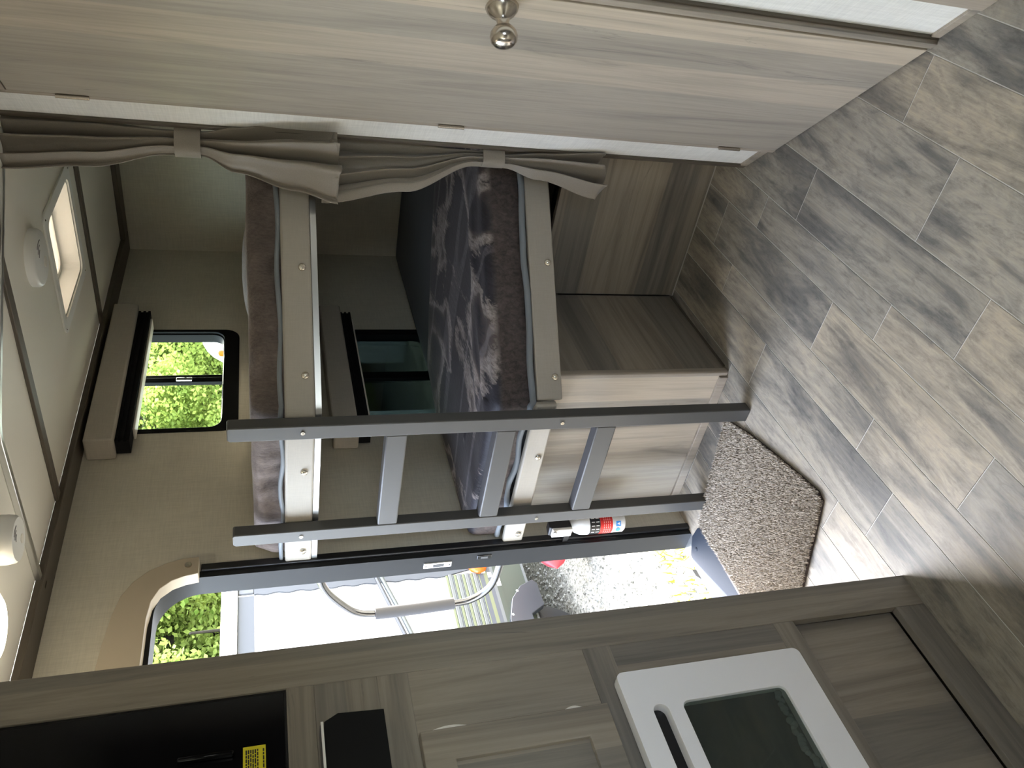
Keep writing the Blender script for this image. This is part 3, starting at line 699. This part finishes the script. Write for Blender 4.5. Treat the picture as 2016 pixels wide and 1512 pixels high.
build('lens', MB().lathe([(0.088, 0.014), (0.084, 0.026), (0.065, 0.038), (0.03, 0.044), (0, 0.045)], (-1.575, 1.20, CZ), (0, 0, -1), 32), M['lamp'], dl, smooth=60)

# ================================================================ DOOR HEADER
hd = [(0.93, 1.838), (1.281, 1.833), (1.36, 1.826), (1.45, 1.813), (1.51, 1.798), (1.555, 1.772), (1.590, 1.735), (1.612, 1.690), (1.624, 1.648), (1.626, 1.604), (1.566, 1.604), (1.560, 1.640), (1.548, 1.672), (1.522, 1.702), (1.484, 1.720), (1.428, 1.728), (1.282, 1.730), (0.93, 1.732)]
dh = tag(build('door_header', MB().plate(hd, (), FX, XL + 0.0, XL + 0.042), M['header'], bevel=0.0015), 'tan padded cover curving around the top corner of the entry doorway', 'door cover')
build('screw', MB().lathe([(0, 0), (0.010, 0.0), (0.0095, 0.003), (0.003, 0.004), (0, 0.003)], (XL + 0.042, 1.598, 1.632), (1, 0, 0), 16), M['nickel'], dh, smooth=50)

# ================================================================ KITCHEN CABINET WALL
KX = -1.290
kc = thing('kitchen_cabinet', 'tall dark wood-look cabinet with appliances left of the doorway', 'cabinet', (-1.6, 0.4, 0))
build('side_panel', B(-1.936, KX - 0.018, 0.858, 0.874, 0.0, CZ), M['cab_zy'], kc)
build('stile', B(KX - 0.018, KX, 0.796, 0.876, 0.0, CZ), M['cab_zy'], kc, bevel=0.001)
YL = -0.10
for z0, z1 in ((1.345, 1.392), (1.180, 1.236), (0.780, 0.838), (0.352, 0.402), (0.0, 0.080), (1.955, CZ)):
    build('rail', B(KX - 0.018, KX - 0.0005, YL, 0.796, z0, z1), M['cab_niche_y'], kc, bevel=0.001)
build('stile', B(KX - 0.018, KX, YL, YL + 0.08, 0.0, CZ), M['cab_zy'], kc, bevel=0.001)
build('panel', B(KX - 0.016, KX - 0.002, YL + 0.08, 0.796, 0.838, 1.180), M['cab_zy'], kc)
build('panel', B(KX - 0.016, KX - 0.002, YL + 0.08, 0.796, 1.236, 1.345), M['cab_niche_y'], kc)
build('panel', B(KX - 0.016, KX - 0.002, YL + 0.08, 0.796, 0.402, 0.780), M['cab_zy'], kc)
build('recessed_panel', B(KX - 0.034, KX - 0.026, YL + 0.08, 0.800, 0.078, 0.355), M['cab_zy'], kc)
build('end_panel', B(-1.936, KX - 0.018, YL, YL + 0.015, 0.0, CZ), M['cab_zy'], kc)
build('back_panel', B(-1.936, -1.926, YL + 0.015, 0.858, 0.0, CZ), M['cab_zy'], kc)
# shaker door
sd0, sd1, sz0, sz1 = 0.16, 0.670, 0.836, 1.180
dr = build('cabinet_door', MB().plate([(sd0, sz0), (sd1, sz0), (sd1, sz1), (sd0, sz1)], [[(sd0 + 0.055, sz0 + 0.052), (sd1 - 0.055, sz0 + 0.052), (sd1 - 0.055, sz1 - 0.052), (sd0 + 0.055, sz1 - 0.052)]], FX, KX, KX + 0.020), M['cab_zy'], kc, bevel=0.0015)
build('door_inset', B(KX + 0.002, KX + 0.009, sd0 + 0.05, sd1 - 0.05, sz0 + 0.048, sz1 - 0.048), M['cab_zy'], dr)
for z0, z1 in ((1.098, 1.158), (0.885, 0.918)):
    n = 8; pts = [(sd1 + 0.0004 + 0.0045 * math.sin(math.pi * k / n), z0 + (z1 - z0) * k / n) for k in range(n + 1)]
    build('hinge', MB().plate(pts, (), FX, KX + 0.001, KX + 0.018), M['cream'], dr)
# microwave
mw_ = thing('microwave_oven', 'black built-in microwave with a yellow sticker, top of the cabinet wall', 'microwave', (-1.5, 0.4, 1.392))
build('body', B(-1.70, KX - 0.006, YL + 0.08, 0.796, 1.392, 1.955), M['black'], mw_)
build('front', B(KX - 0.006, KX - 0.002, YL + 0.085, 0.790, 1.396, 1.950), M['black_gloss'], mw_, bevel=0.001)
build('handle', B(KX - 0.002, KX + 0.010, 0.688, 0.696, 1.475, 1.560), M['black_gloss'], mw_, bevel=0.003)
stk = build('sticker', B(KX - 0.002, KX - 0.0012, 0.560, 0.701, 1.427, 1.462), M['yellow'], mw_)
for k, (z, ln) in enumerate(((1.4305, 0.052), (1.4395, 0.066), (1.4430, 0.060), (1.4465, 0.068), (1.4500, 0.055), (1.4535, 0.062), (1.4570, 0.058))):
    m = MB(); y = 0.695
    while y > 0.695 - ln:
        w = random.uniform(0.003, 0.009); m.box(KX - 0.0013, KX - 0.0008, y - w, y, z - 0.0011, z + 0.0011); y -= w + 0.0016
    o = build('printed_line', m, M['ink'], stk); 
build('printed_line', MB().box(KX - 0.0013, KX - 0.0009, 0.6195, 0.6205, 1.427, 1.462), M['ink'], stk)
# radio
rd = thing('radio', 'flat black stereo unit with a thin white top edge below the microwave', 'radio', (-1.27, 0.45, 1.24))
build('body', MB().plate([(0.18, 1.236), (0.712, 1.236), (0.716, 1.312), (0.704, 1.335), (0.18, 1.339)], (), FX, KX - 0.004, KX + 0.036), M['black_matte'], rd, bevel=0.001)
build('top_plate', MB().box(KX - 0.002, KX + 0.034, 0.18, 0.700, 1.339, 1.342), M['slot'], rd)
build('edge_line', MB().box(KX + 0.0345, KX + 0.037, 0.19, 0.704, 1.3365, 1.3405), M['white_plastic'], rd)
# oven
OX = -1.265
ov = thing('wall_oven', 'white fronted oven with a dark window and slot handle below the cabinet door', 'oven', (-1.28, 0.45, 0.40))
win = rr(0.270, 0.648, 0.474, 0.697, 0.014); slot = rr(0.270, 0.649, 0.727, 0.758, 0.0145)
build('door_front', MB().plate(rr(0.19, 0.721, 0.400, 0.803, 0.014), [win, slot], FX, OX - 0.022, OX), M['oven_front'], ov, bevel=0.002)
build('window', MB().plate(rr(0.272, 0.646, 0.476, 0.695, 0.013), (), FX, OX - 0.008, OX - 0.005), M['oven_glass'], ov)
build('cavity', MB().box(OX - 0.0245, OX - 0.022, 0.265, 0.653, 0.470, 0.700), plain('oven_cavity', (0.16, 0.175, 0.165), 0.35), ov)
build('handle_recess', MB().box(OX - 0.0245, OX - 0.022, 0.265, 0.653, 0.722, 0.762), M['black'], ov)
bw = MB(); random.seed(3)
for k in range(46):
    y = 0.640 - 0.0078 * k; z = 0.4865 + random.uniform(-0.004, 0.008); r = random.uniform(0.006, 0.0085)
    bw.lathe([(0, -0.2 * r), (r, 0), (0.85 * r, 0.5 * r), (0.4 * r, 0.8 * r), (0, 0.85 * r)], (OX - 0.016, y, z), (1, random.uniform(-.2, .2), random.uniform(-.2, .3)), 8)
o = build('bubble_wrap', bw, M['bubble'], smooth=70); o['kind'] = 'stuff'; tag(o, 'strip of clear bubble wrap along the bottom of the oven window', 'bubble wrap')

# ================================================================ FIRE EXTINGUISHER
fx_, fy = -1.868, 1.606
fe = thing('fire_extinguisher', 'small white fire extinguisher with red label hung by the doorway under the bunk', 'extinguisher', (fx_, fy, 0.275))
cyl = build('cylinder', MB().lathe([(0, 0.0), (0.030, 0.002), (0.0345, 0.008), (0.0345, 0.140), (0.033, 0.158), (0.026, 0.174), (0.017, 0.184), (0.014, 0.190), (0, 0.190)], (fx_, fy, 0.275), (0, 0, 1), 28), M['white_paint'], fe, smooth=50)
build('red_label', MB().lathe([(0.0349, 0.050), (0.0349, 0.094)], (fx_, fy, 0.275), (0, 0, 1), 28), M['red'], cyl, smooth=60)
build('black_label', MB().lathe([(0.0349, 0.0945), (0.0349, 0.131)], (fx_, fy, 0.275), (0, 0, 1), 28), M['black'], cyl, smooth=60)
pr = MB()
for row in (0.104, 0.120):
    for k in range(9):
        a = math.radians(-95 + 20 * k); c = Vector((fx_ + 0.0352 * math.cos(a), fy + 0.0352 * math.sin(a), 0.275 + row))
        t = Vector((-math.sin(a), math.cos(a), 0)); u = Vector((0, 0, 1)); n_ = Vector((math.cos(a), math.sin(a), 0))
        pr.add([c + t * 0.0013 * a1 + u * 0.0055 * b1 + n_ * 0.0002 for a1, b1 in ((-1, -1), (1, -1), (1, 1), (-1, 1))], [(0, 1, 2, 3)])
build('printed_bars', pr, M['white_plastic'], cyl)
pr = MB()
for row in (0.060, 0.067, 0.074, 0.081):
    for k in range(14):
        a = math.radians(-110 + 14 * k); c = Vector((fx_ + 0.0352 * math.cos(a), fy + 0.0352 * math.sin(a), 0.275 + row))
        t = Vector((-math.sin(a), math.cos(a), 0)); n_ = Vector((math.cos(a), math.sin(a), 0))
        pr.add([c + t * 0.003 * a1 + Vector((0, 0, 1)) * 0.0009 * b1 + n_ * 0.0002 for a1, b1 in ((-1, -1), (1, -1), (1, 1), (-1, 1))], [(0, 1, 2, 3)])
build('printed_text', pr, plain('pale_print', (0.85, 0.45, 0.40), 0.5), cyl)
for a0, nm in ((-52, 'square_pictogram'), (-88, 'round_pictogram')):
    a = math.radians(a0); c = Vector((fx_ + 0.0351 * math.cos(a), fy + 0.0351 * math.sin(a), 0.275 + 0.030)); n_ = Vector((math.cos(a), math.sin(a), 0))
    t = Vector((-math.sin(a), math.cos(a), 0))
    shp = [(-1, -1), (1, -1), (1, 1), (-1, 1)] if nm[0] == 's' else [(math.cos(k * 0.524), math.sin(k * 0.524)) for k in range(12)]
    m = MB().add([c + t * 0.0085 * u + Vector((0, 0, 1)) * 0.0085 * v + n_ * (0.0012 - 0.0009 * u * u) for u, v in shp], [tuple(range(len(shp)))])
    pc = build(nm, m, M['blue'], cyl)
    if nm[0] == 's':
        m = MB().add([c + t * 0.0085 * u + Vector((0, 0, 1)) * 0.0085 * v + n_ * 0.0015 for u, v in ((-0.6, -0.5), (0.6, -0.5), (0.0, 0.65))], [(0, 1, 2)])
        build('white_triangle', m, M['white_plastic'], cyl)
hd_ = build('valve_head', MB().plate([(fy - 0.024, 0.468), (fy + 0.022, 0.468), (fy + 0.026, 0.500), (fy + 0.016, 0.540), (fy - 0.020, 0.545), (fy - 0.030, 0.515)], (), FX, fx_ - 0.018, fx_ + 0.020), M['black'], fe, bevel=0.004)
build('trigger_lever', MB().box(fx_ - 0.012, fx_ + 0.022, fy - 0.036, fy - 0.024, 0.470, 0.538), M['cream'], hd_, bevel=0.003)
build('nozzle', MB().lathe([(0, 0), (0.006, 0), (0.008, 0.012), (0, 0.012)], (fx_ + 0.010, fy - 0.036, 0.530), (0.3, -1, 0.4), 12), M['cream'], hd_)
build('neck', MB().lathe([(0.012, 0), (0.012, 0.016)], (fx_, fy, 0.458), (0, 0, 1), 16), M['black'], fe)
build('wall_bracket', MB().box(XL + 0.0, XL + 0.004, fy - 0.014, fy + 0.014, 0.285, 0.50).box(XL + 0.004, fx_ - 0.014, fy - 0.012, fy + 0.012, 0.462, 0.480), M['black'], fe)

# ================================================================ DOOR MAT
random.seed(11)
mat_poly = [(-1.462, 1.640), (-1.418, 1.52), (-1.385, 1.40), (-1.352, 1.27), (-1.336, 1.195), (-1.345, 1.168), (-1.395, 1.150), (-1.50, 1.117), (-1.60, 1.082), (-1.84, 0.99), (-1.842, 1.22), (-1.858, 1.50), (-1.852, 1.556), (-1.66, 1.600)]
dm = thing('door_mat', 'shaggy beige carpet mat on the floor before the doorway', 'mat', (-1.6, 1.3, 0.0))
build('backing', MB().plate(mat_poly, (), FZ, 0.0005, 0.008), M['rug_edge'], dm)
def inside(p, poly):
    c = False; j = len(poly) - 1
    for i in range(len(poly)):
        xi, yi = poly[i]; xj, yj = poly[j]
        if (yi > p[1]) != (yj > p[1]) and p[0] < (xj - xi) * (p[1] - yi) / (yj - yi) + xi: c = not c
        j = i
    return c
pv = []; pf = []
for k in range(60000):
    x = random.uniform(-1.862, -1.333); y = random.uniform(0.985, 1.645)
    if not inside((x, y), mat_poly): continue
    h = random.uniform(0.008, 0.016); a = random.uniform(0, 6.28); lx, ly = random.uniform(-.007, .007), random.uniform(-.007, .007); r = random.uniform(0.0016, 0.0028); b0 = len(pv)
    for q in range(3): pv.append((x + r * math.cos(a + q * 2.094), y + r * math.sin(a + q * 2.094), 0.006))
    pv.append((x + lx * 0.6 + r * 0.8, y + ly * 0.6, 0.006 + h * 0.8)); pv.append((x + lx * 0.6 - r * 0.8, y + ly * 0.6 + r, 0.006 + h)); 
    pf += [(b0, b0 + 1, b0 + 3), (b0 + 1, b0 + 2, b0 + 4), (b0 + 1, b0 + 4, b0 + 3), (b0, b0 + 3, b0 + 4), (b0 + 2, b0, b0 + 4)]
pm = MB(); pm.v = pv; pm.f = pf
pile = build('pile', pm, M['rug'], dm); pile['kind'] = 'stuff'

# ================================================================ ENTRY STEP
st_ = thing('entry_step', 'blue-grey metal entry step plate lying across the doorway sill', 'step', (-1.93, 1.2, 0.0))
build('tread', MB().plate([(-1.862, 1.545), (-1.884, 1.560), (-1.931, 1.566), (-1.992, 1.536), (-2.004, 1.44), (-2.004, 0.97), (-1.862, 0.97)], (), FZ, 0.0015, 0.007), M['tread'], st_, bevel=0.002)
build('edge_strip', B(-1.862, -1.850, 0.97, 1.545, 0.0008, 0.011), M['rust'], st_, bevel=0.002)
build('rivet', MB().lathe([(0, 0), (0.008, 0), (0.006, 0.002), (0, 0.003)], (-1.945, 1.520, 0.007), (0, 0, 1), 14), M['tread'], st_, smooth=50)
bk = build('bracket', MB().plate([(1.505, -0.12), (1.500, 0.005), (1.475, 0.002), (1.41, -0.05), (1.36, -0.12)], [], FX, -2.040, -2.030), plain('bracket_grey', (0.07, 0.07, 0.07), 0.5), st_, bevel=0.001)
for y, z in ((1.475, -0.020), (1.450, -0.035)): build('bracket_hole', MB().lathe([(0, 0), (0.006, 0), (0.006, 0.001), (0, 0.001)], (-2.030, y, z), (1, 0, 0), 12), M['white_plastic'], bk)

# ================================================================ GRAB HANDLE
def smooth_path(P, n=8):
    P = [Vector(p) for p in P]; out = []
    for i in range(len(P) - 1):
        p0 = P[max(i - 1, 0)]; p1 = P[i]; p2 = P[i + 1]; p3 = P[min(i + 2, len(P) - 1)]
        for k in range(n):
            t = k / n
            out.append(0.5 * ((2 * p1) + (p2 - p0) * t + (2 * p0 - 5 * p1 + 4 * p2 - p3) * t * t + (3 * p1 - p0 - 3 * p2 + p3) * t ** 3))
    return out + [P[-1]]
gh = thing('grab_handle', 'chrome grab handle with grey foam grip swung out by the doorway', 'handle', (-2.0, 1.68, 0.64))
P_ = [(-1.992, 1.68, 1.260), (-2.065, 1.68, 1.259), (-2.120, 1.68, 1.254), (-2.165, 1.68, 1.240), (-2.214, 1.68, 1.214), (-2.285, 1.68, 1.160), (-2.318, 1.68, 1.122), (-2.331, 1.68, 1.080), (-2.334, 1.68, 1.024), (-2.330, 1.68, 0.90), (-2.323, 1.68, 0.765), (-2.308, 1.68, 0.715), (-2.270, 1.68, 0.672), (-2.208, 1.68, 0.648), (-2.086, 1.68, 0.640), (-1.992, 1.68, 0.638)]
build('bar', MB().tube(smooth_path(P_, 5), 0.0125, 14), M['chrome'], gh, smooth=60)
build('grip', MB().tube([(-2.3335, 1.68, 1.062), (-2.3335, 1.68, 1.02), (-2.330, 1.68, 0.90), (-2.3235, 1.68, 0.782)], 0.0205, 16), M['grip'], gh, smooth=60)
for z in (1.26, 0.638): build('mount', MB().box(-2.012, -1.986, 1.655, 1.705, z - 0.035, z + 0.035), M['black'], gh, bevel=0.004)

# ================================================================ OUTDOORS
GZ = -0.72
struct(build('ground', MB().add([(-60, -40, GZ), (30, -40, GZ), (30, 60, GZ), (-60, 60, GZ)], [(0, 1, 2, 3)]), M['gravel']), 'gravel yard outside')
random.seed(5)
sv = MB()
for k in range(9000):
    x = random.uniform(-6.2, -2.3); y = random.uniform(1.2, 5.2); r = random.uniform(0.008, 0.028)
    q = [Vector((random.uniform(.6, 1.1) * r * a, random.uniform(.6, 1.1) * r * b, random.uniform(.4, .9) * r * c)) for a, b, c in ((1, 0, 0), (-1, 0, 0), (0, 1, 0), (0, -1, 0), (0, 0, 1), (0, 0, -0.3))]
    an = random.uniform(0, 6.28); m3 = Matrix.Rotation(an, 3, 'Z')
    sv.add([m3 @ p + Vector((x, y, GZ)) for p in q], [(0, 2, 4), (2, 1, 4), (1, 3, 4), (3, 0, 4)])
stn = build('gravel_stones', sv, M['gravel']); stn['kind'] = 'stuff'; tag(stn, 'loose grey gravel stones on the sunlit ground outside', 'gravel')
gv = MB()
for c in range(90):
    cx = random.uniform(-3.3, -2.35); cy = random.uniform(1.6, 3.0)
    for k in range(12):
        x = cx + random.gauss(0, .05); y = cy + random.gauss(0, .05); h = random.uniform(.03, .10); a = random.uniform(0, 6.28); w = 0.006
        gv.add([(x - w * math.cos(a), y - w * math.sin(a), GZ), (x + w * math.cos(a), y + w * math.sin(a), GZ), (x + random.gauss(0, .025), y + random.gauss(0, .025), GZ + h)], [(0, 1, 2)])
gr = build('grass_tufts', gv, M['grass']); gr['kind'] = 'stuff'; tag(gr, 'yellow-green grass tufts in the gravel below the step', 'grass')

# neighbouring camper
NX = -4.5; NY = 3.655
nb = thing('camper_trailer', 'white camper trailer with striped lower siding parked outside the doorway', 'trailer', (NX - 1.1, 1.0, GZ))
white = plain('trailer_white', (0.62, 0.62, 0.60), 0.4)
grey = plain('trailer_grey_trim', (0.030, 0.033, 0.039), 0.5)
olive = plain('trailer_olive_skirt', (0.017, 0.023, 0.0125), 0.5)
build('body', B(NX - 2.2, NX, -4.0, 5.35, -0.37, 1.60), white, nb)
build('roof_rail', B(NX - 2.2, NX + 0.05, -4.0, 5.30, 1.603, 1.702), white, nb, bevel=0.01)
build('upper_band', B(NX, NX + 0.012, -4.0, NY - 0.18, 1.500, 1.600), grey, nb)
build('corner_cap', B(NX - 0.02, NX + 0.014, NY - 0.16, NY, 1.500, 1.600), plain('trailer_cap', (0.05, 0.053, 0.06), 0.4), nb, bevel=0.006)
wav = [(NY, -0.36), (NY, 1.50), (NY - 0.17, 1.50)]
z = 1.48
while z > 0.22: wav.append((NY - 0.17 + 0.006 * math.sin(z * 43), z)); z -= 0.02
wav += [(NY - 0.17, 0.20), (NY - 0.05, -0.36)]
build('corner_post', MB().plate(wav, (), FX, NX, NX + 0.013), grey, nb)
srib = [plain('siding_pale_grey', (0.060, 0.063, 0.060), 0.5), plain('siding_yellow_green', (0.072, 0.078, 0.034), 0.5), plain('siding_grey', (0.045, 0.049, 0.054), 0.5)]
z = 0.205; k = 0
while z > -0.045:
    w = (0.022, 0.026, 0.012)[k % 3]
    build('siding_rib', B(NX, NX + (0.012, 0.020, 0.015)[k % 3], -4.0, NY - 0.165, z - w, z), srib[(1, 0, 2)[k % 3]], nb, bevel=0.004); z -= w; k += 1
for z0, z1, mm in ((-0.075, -0.045, grey), (-0.100, -0.075, srib[1]), (-0.128, -0.100, grey), (-0.150, -0.128, srib[0]), (-0.185, -0.150, olive)):
    build('belt_strip', B(NX, NX + 0.014, -4.0, NY - 0.10, z0, z1), mm, nb)
build('skirt', B(NX, NX + 0.010, -4.0, 5.30, -0.368, -0.185), olive, nb)
build('skirt_edge', B(NX, NX + 0.016, -4.0, 5.30, -0.385, -0.368), srib[0], nb)
fd = [(3.31 + 0.0, -0.43), (3.345, -0.40), (3.30, -0.30), (3.20, -0.215), (3.05, -0.165), (2.85, -0.155), (2.55, -0.20), (2.45, -0.43), (2.60, -0.43), (2.68, -0.34), (3.06, -0.325), (3.12, -0.43)]
build('fender', MB().plate(fd, (), FX, NX + 0.01, NX + 0.06), plain('fender_grey', (0.022, 0.024, 0.027), 0.4), nb, bevel=0.004)
for y, z in ((3.26, -0.27), (3.07, -0.19)): build('rivet', MB().lathe([(0, 0), (0.010, 0), (0, 0.006)], (NX + 0.06, y, z), (1, 0, 0), 10), M['alu'], nb)
wheel = build('wheel', MB().lathe([(0, -0.08), (0.24, -0.08), (0.31, -0.06), (0.31, 0.06), (0.24, 0.08), (0, 0.08)], (NX - 0.10, 2.87, GZ + 0.31), (1, 0, 0), 32), M['black'], nb, smooth=40)
for (y, z, w, h) in ((3.505, -0.075, 0.060, 0.030), (3.455, -0.118, 0.045, 0.028), (3.395, -0.168, 0.085, 0.030)):
    s = build('sticker', B(NX + 0.014, NX + 0.016, y - w / 2, y + w / 2, z - h / 2, z + h / 2), white, nb)
    build('printed_line', MB().box(NX + 0.016, NX + 0.0165, y - w * 0.38, y + w * 0.38, z + h * 0.12, z + h * 0.25).box(NX + 0.016, NX + 0.0165, y - w * 0.38, y + w * 0.38, z - h * 0.28, z - h * 0.15), grey, s)
build('awning_arm', MB().tube([(NX + 0.06, 3.50, 0.70), (NX + 0.06, 3.26, 0.635), (NX + 0.06, 2.70, 0.48)], 0.014, 8), plain('arm_dark', (0.02, 0.02, 0.022), 0.4), nb, smooth=60)
build('awning_arm', MB().tube([(NX + 0.06, 3.50, 0.665), (NX + 0.06, 3.20, 0.575), (NX + 0.06, 2.70, 0.44)], 0.016, 8), plain('arm_pale', (0.045, 0.05, 0.045), 0.4), nb, smooth=60)
build('marker_lamp', MB().lathe([(0, 0), (0.070, 0), (0.064, 0.022), (0.032, 0.038), (0, 0.041)], (NX + 0.014, 3.545, -0.045), (1, 0, 0), 20), M['amber'], nb, smooth=60)
# red rounded thing by the trailer corner; identity unknown, form made up
rk = MB(); rings = []
for k in range(15):
    t = k / 14; s = math.sin(math.pi * t) ** 0.6
    rings.append([(-4.05 + 0.09 * s * math.cos(a) , 3.115 + 0.62 * t, -0.44 + (0.16 * s) * math.sin(a) ) for a in [2 * math.pi * j / 18 for j in range(18)]])
rk.loft(rings)
rk.tube([(-4.05, 3.24, -0.58), (-4.05, 3.24, GZ)], 0.02, 8); rk.tube([(-4.05, 3.51, -0.58), (-4.05, 3.51, GZ)], 0.02, 8)
tag(build('red_rounded_thing', rk, plain('red_gloss_paint', (0.42, 0.03, 0.04), 0.3), smooth=50), 'red rounded object sitting low on the gravel at the right of the doorway', 'unidentified')

# second camper seen through the bunk windows
c2 = thing('camper_trailer', 'white rounded camper front with orange lamp seen through the upper bunk window', 'trailer', (-4.9, 10.0, GZ))
w2 = plain('camper_white', (0.5, 0.5, 0.5), 0.4)
prof = [(-6.02, -0.35), (-6.02, 1.66)] + [(-6.02 + 0.42 * (1 - math.cos(math.radians(15 * k))), 1.66 + 0.42 * math.sin(math.radians(15 * k))) for k in range(1, 7)] + [(-4.3, 2.10), (-3.9, 1.90), (-3.8, 1.6), (-3.8, -0.35)]
build('body', MB().plate(prof, (), FY, 8.05, 13.0), w2, c2, bevel=0.06, seg=3)
build('marker_lamp', MB().lathe([(0, 0), (0.040, 0), (0.034, 0.02), (0, 0.025)], (-5.80, 8.05, 1.865), (0, -1, 0), 14), M['amber'], c2)
build('window', B(-5.4, -4.4, 8.03, 8.05, 0.75, 1.35), M['black_gloss'], c2, bevel=0.01)
for x in (-5.85, -3.95): build('wheel', MB().lathe([(0, -0.1), (0.32, -0.1), (0.34, 0.0), (0.32, 0.1), (0, 0.1)], (x, 10.6, GZ + 0.34), (1, 0, 0), 24), M['black'], c2)

# trees behind
def crown_mesh(seed, nl, rx, rz):
    random.seed(seed); m = MB()
    clumps = [(random.gauss(0, .5) * rx, random.gauss(0, .5) * rx, random.uniform(-0.9, 1.0) * rz, random.uniform(.35, .75)) for _ in range(46)]
    for k in range(nl):
        cx, cy, cz, cr = random.choice(clumps)
        d = Vector((random.gauss(0, 1), random.gauss(0, 1), random.gauss(0, 1))).normalized() * cr * random.uniform(.45, 1.0)
        p = Vector((cx, cy, cz)) + d
        a = Vector((random.gauss(0, 1), random.gauss(0, 1), random.gauss(0, .6))).normalized(); b = a.cross(Vector((random.gauss(0, 1), random.gauss(0, 1), random.gauss(0, 1)))).normalized()
        L = random.uniform(.020, .044); W = L * .65
        m.add([p - a * L, p + b * W, p + a * L, p - b * W], [(0, 1, 2, 3)])
    return m
def data_of(name, m, mat):
    me = bpy.data.meshes.new(name); me.from_pydata(m.v, [], m.f); me.materials.append(mat); return me
crowns = [data_of('crown', crown_mesh(s, 72000, 1.25, 2.1), M['leaf']) for s in (21, 22)]
def trunk_mesh(seed):
    random.seed(seed); m = MB()
    m.tube([(0, 0, 0), (0.05, 0.02, 1.4), (0.0, 0.08, 2.8), (0.08, 0.0, 4.6)], 0.11, 8, 0.04)
    for k in range(7):
        a = random.uniform(0, 6.28); z = random.uniform(1.0, 3.6)
        m.tube([(0.02, 0.03, z), (0.5 * math.cos(a), 0.5 * math.sin(a), z + 0.5), (1.1 * math.cos(a), 1.1 * math.sin(a), z + 1.2)], 0.04, 6, 0.012)
    return m
trunks = [data_of('trunk', trunk_mesh(s), M['bark']) for s in (31, 32)]
spots = [(-8.6, 4.6), (-8.9, 6.4), (-9.6, 8.0), (-9.3, 10.0), (-10.2, 11.6), (-9.6, 13.4), (-10.4, 15.2), (-10.0, 17.2), (-12.2, 6.6), (-12.6, 9.2), (-13.0, 12.4), (-13.2, 16.0), (-13.4, 19.0), (-8.4, 2.6)]
random.seed(77)
for i, (x, y) in enumerate(spots):
    t = thing('tree', 'leafy green tree standing beyond the campers', 'tree', (x, y, GZ), random.uniform(0, 6.28), 'trees beyond the campers')
    sc = random.uniform(0.95, 1.2)
    for nm, me, dz in (('crown', crowns[i % 2], 2.75), ('trunk', trunks[(i // 2) % 2], 0.0)):
        o = bpy.data.objects.new(nm, me); COL.objects.link(o); o.parent = t; o.location = (0, 0, dz); o.scale = (sc, sc, sc)
        if nm == 'crown': o['kind'] = 'stuff'
SC.cycles.max_bounces = 10; SC.cycles.diffuse_bounces = 6
SC.cycles.use_denoising = True
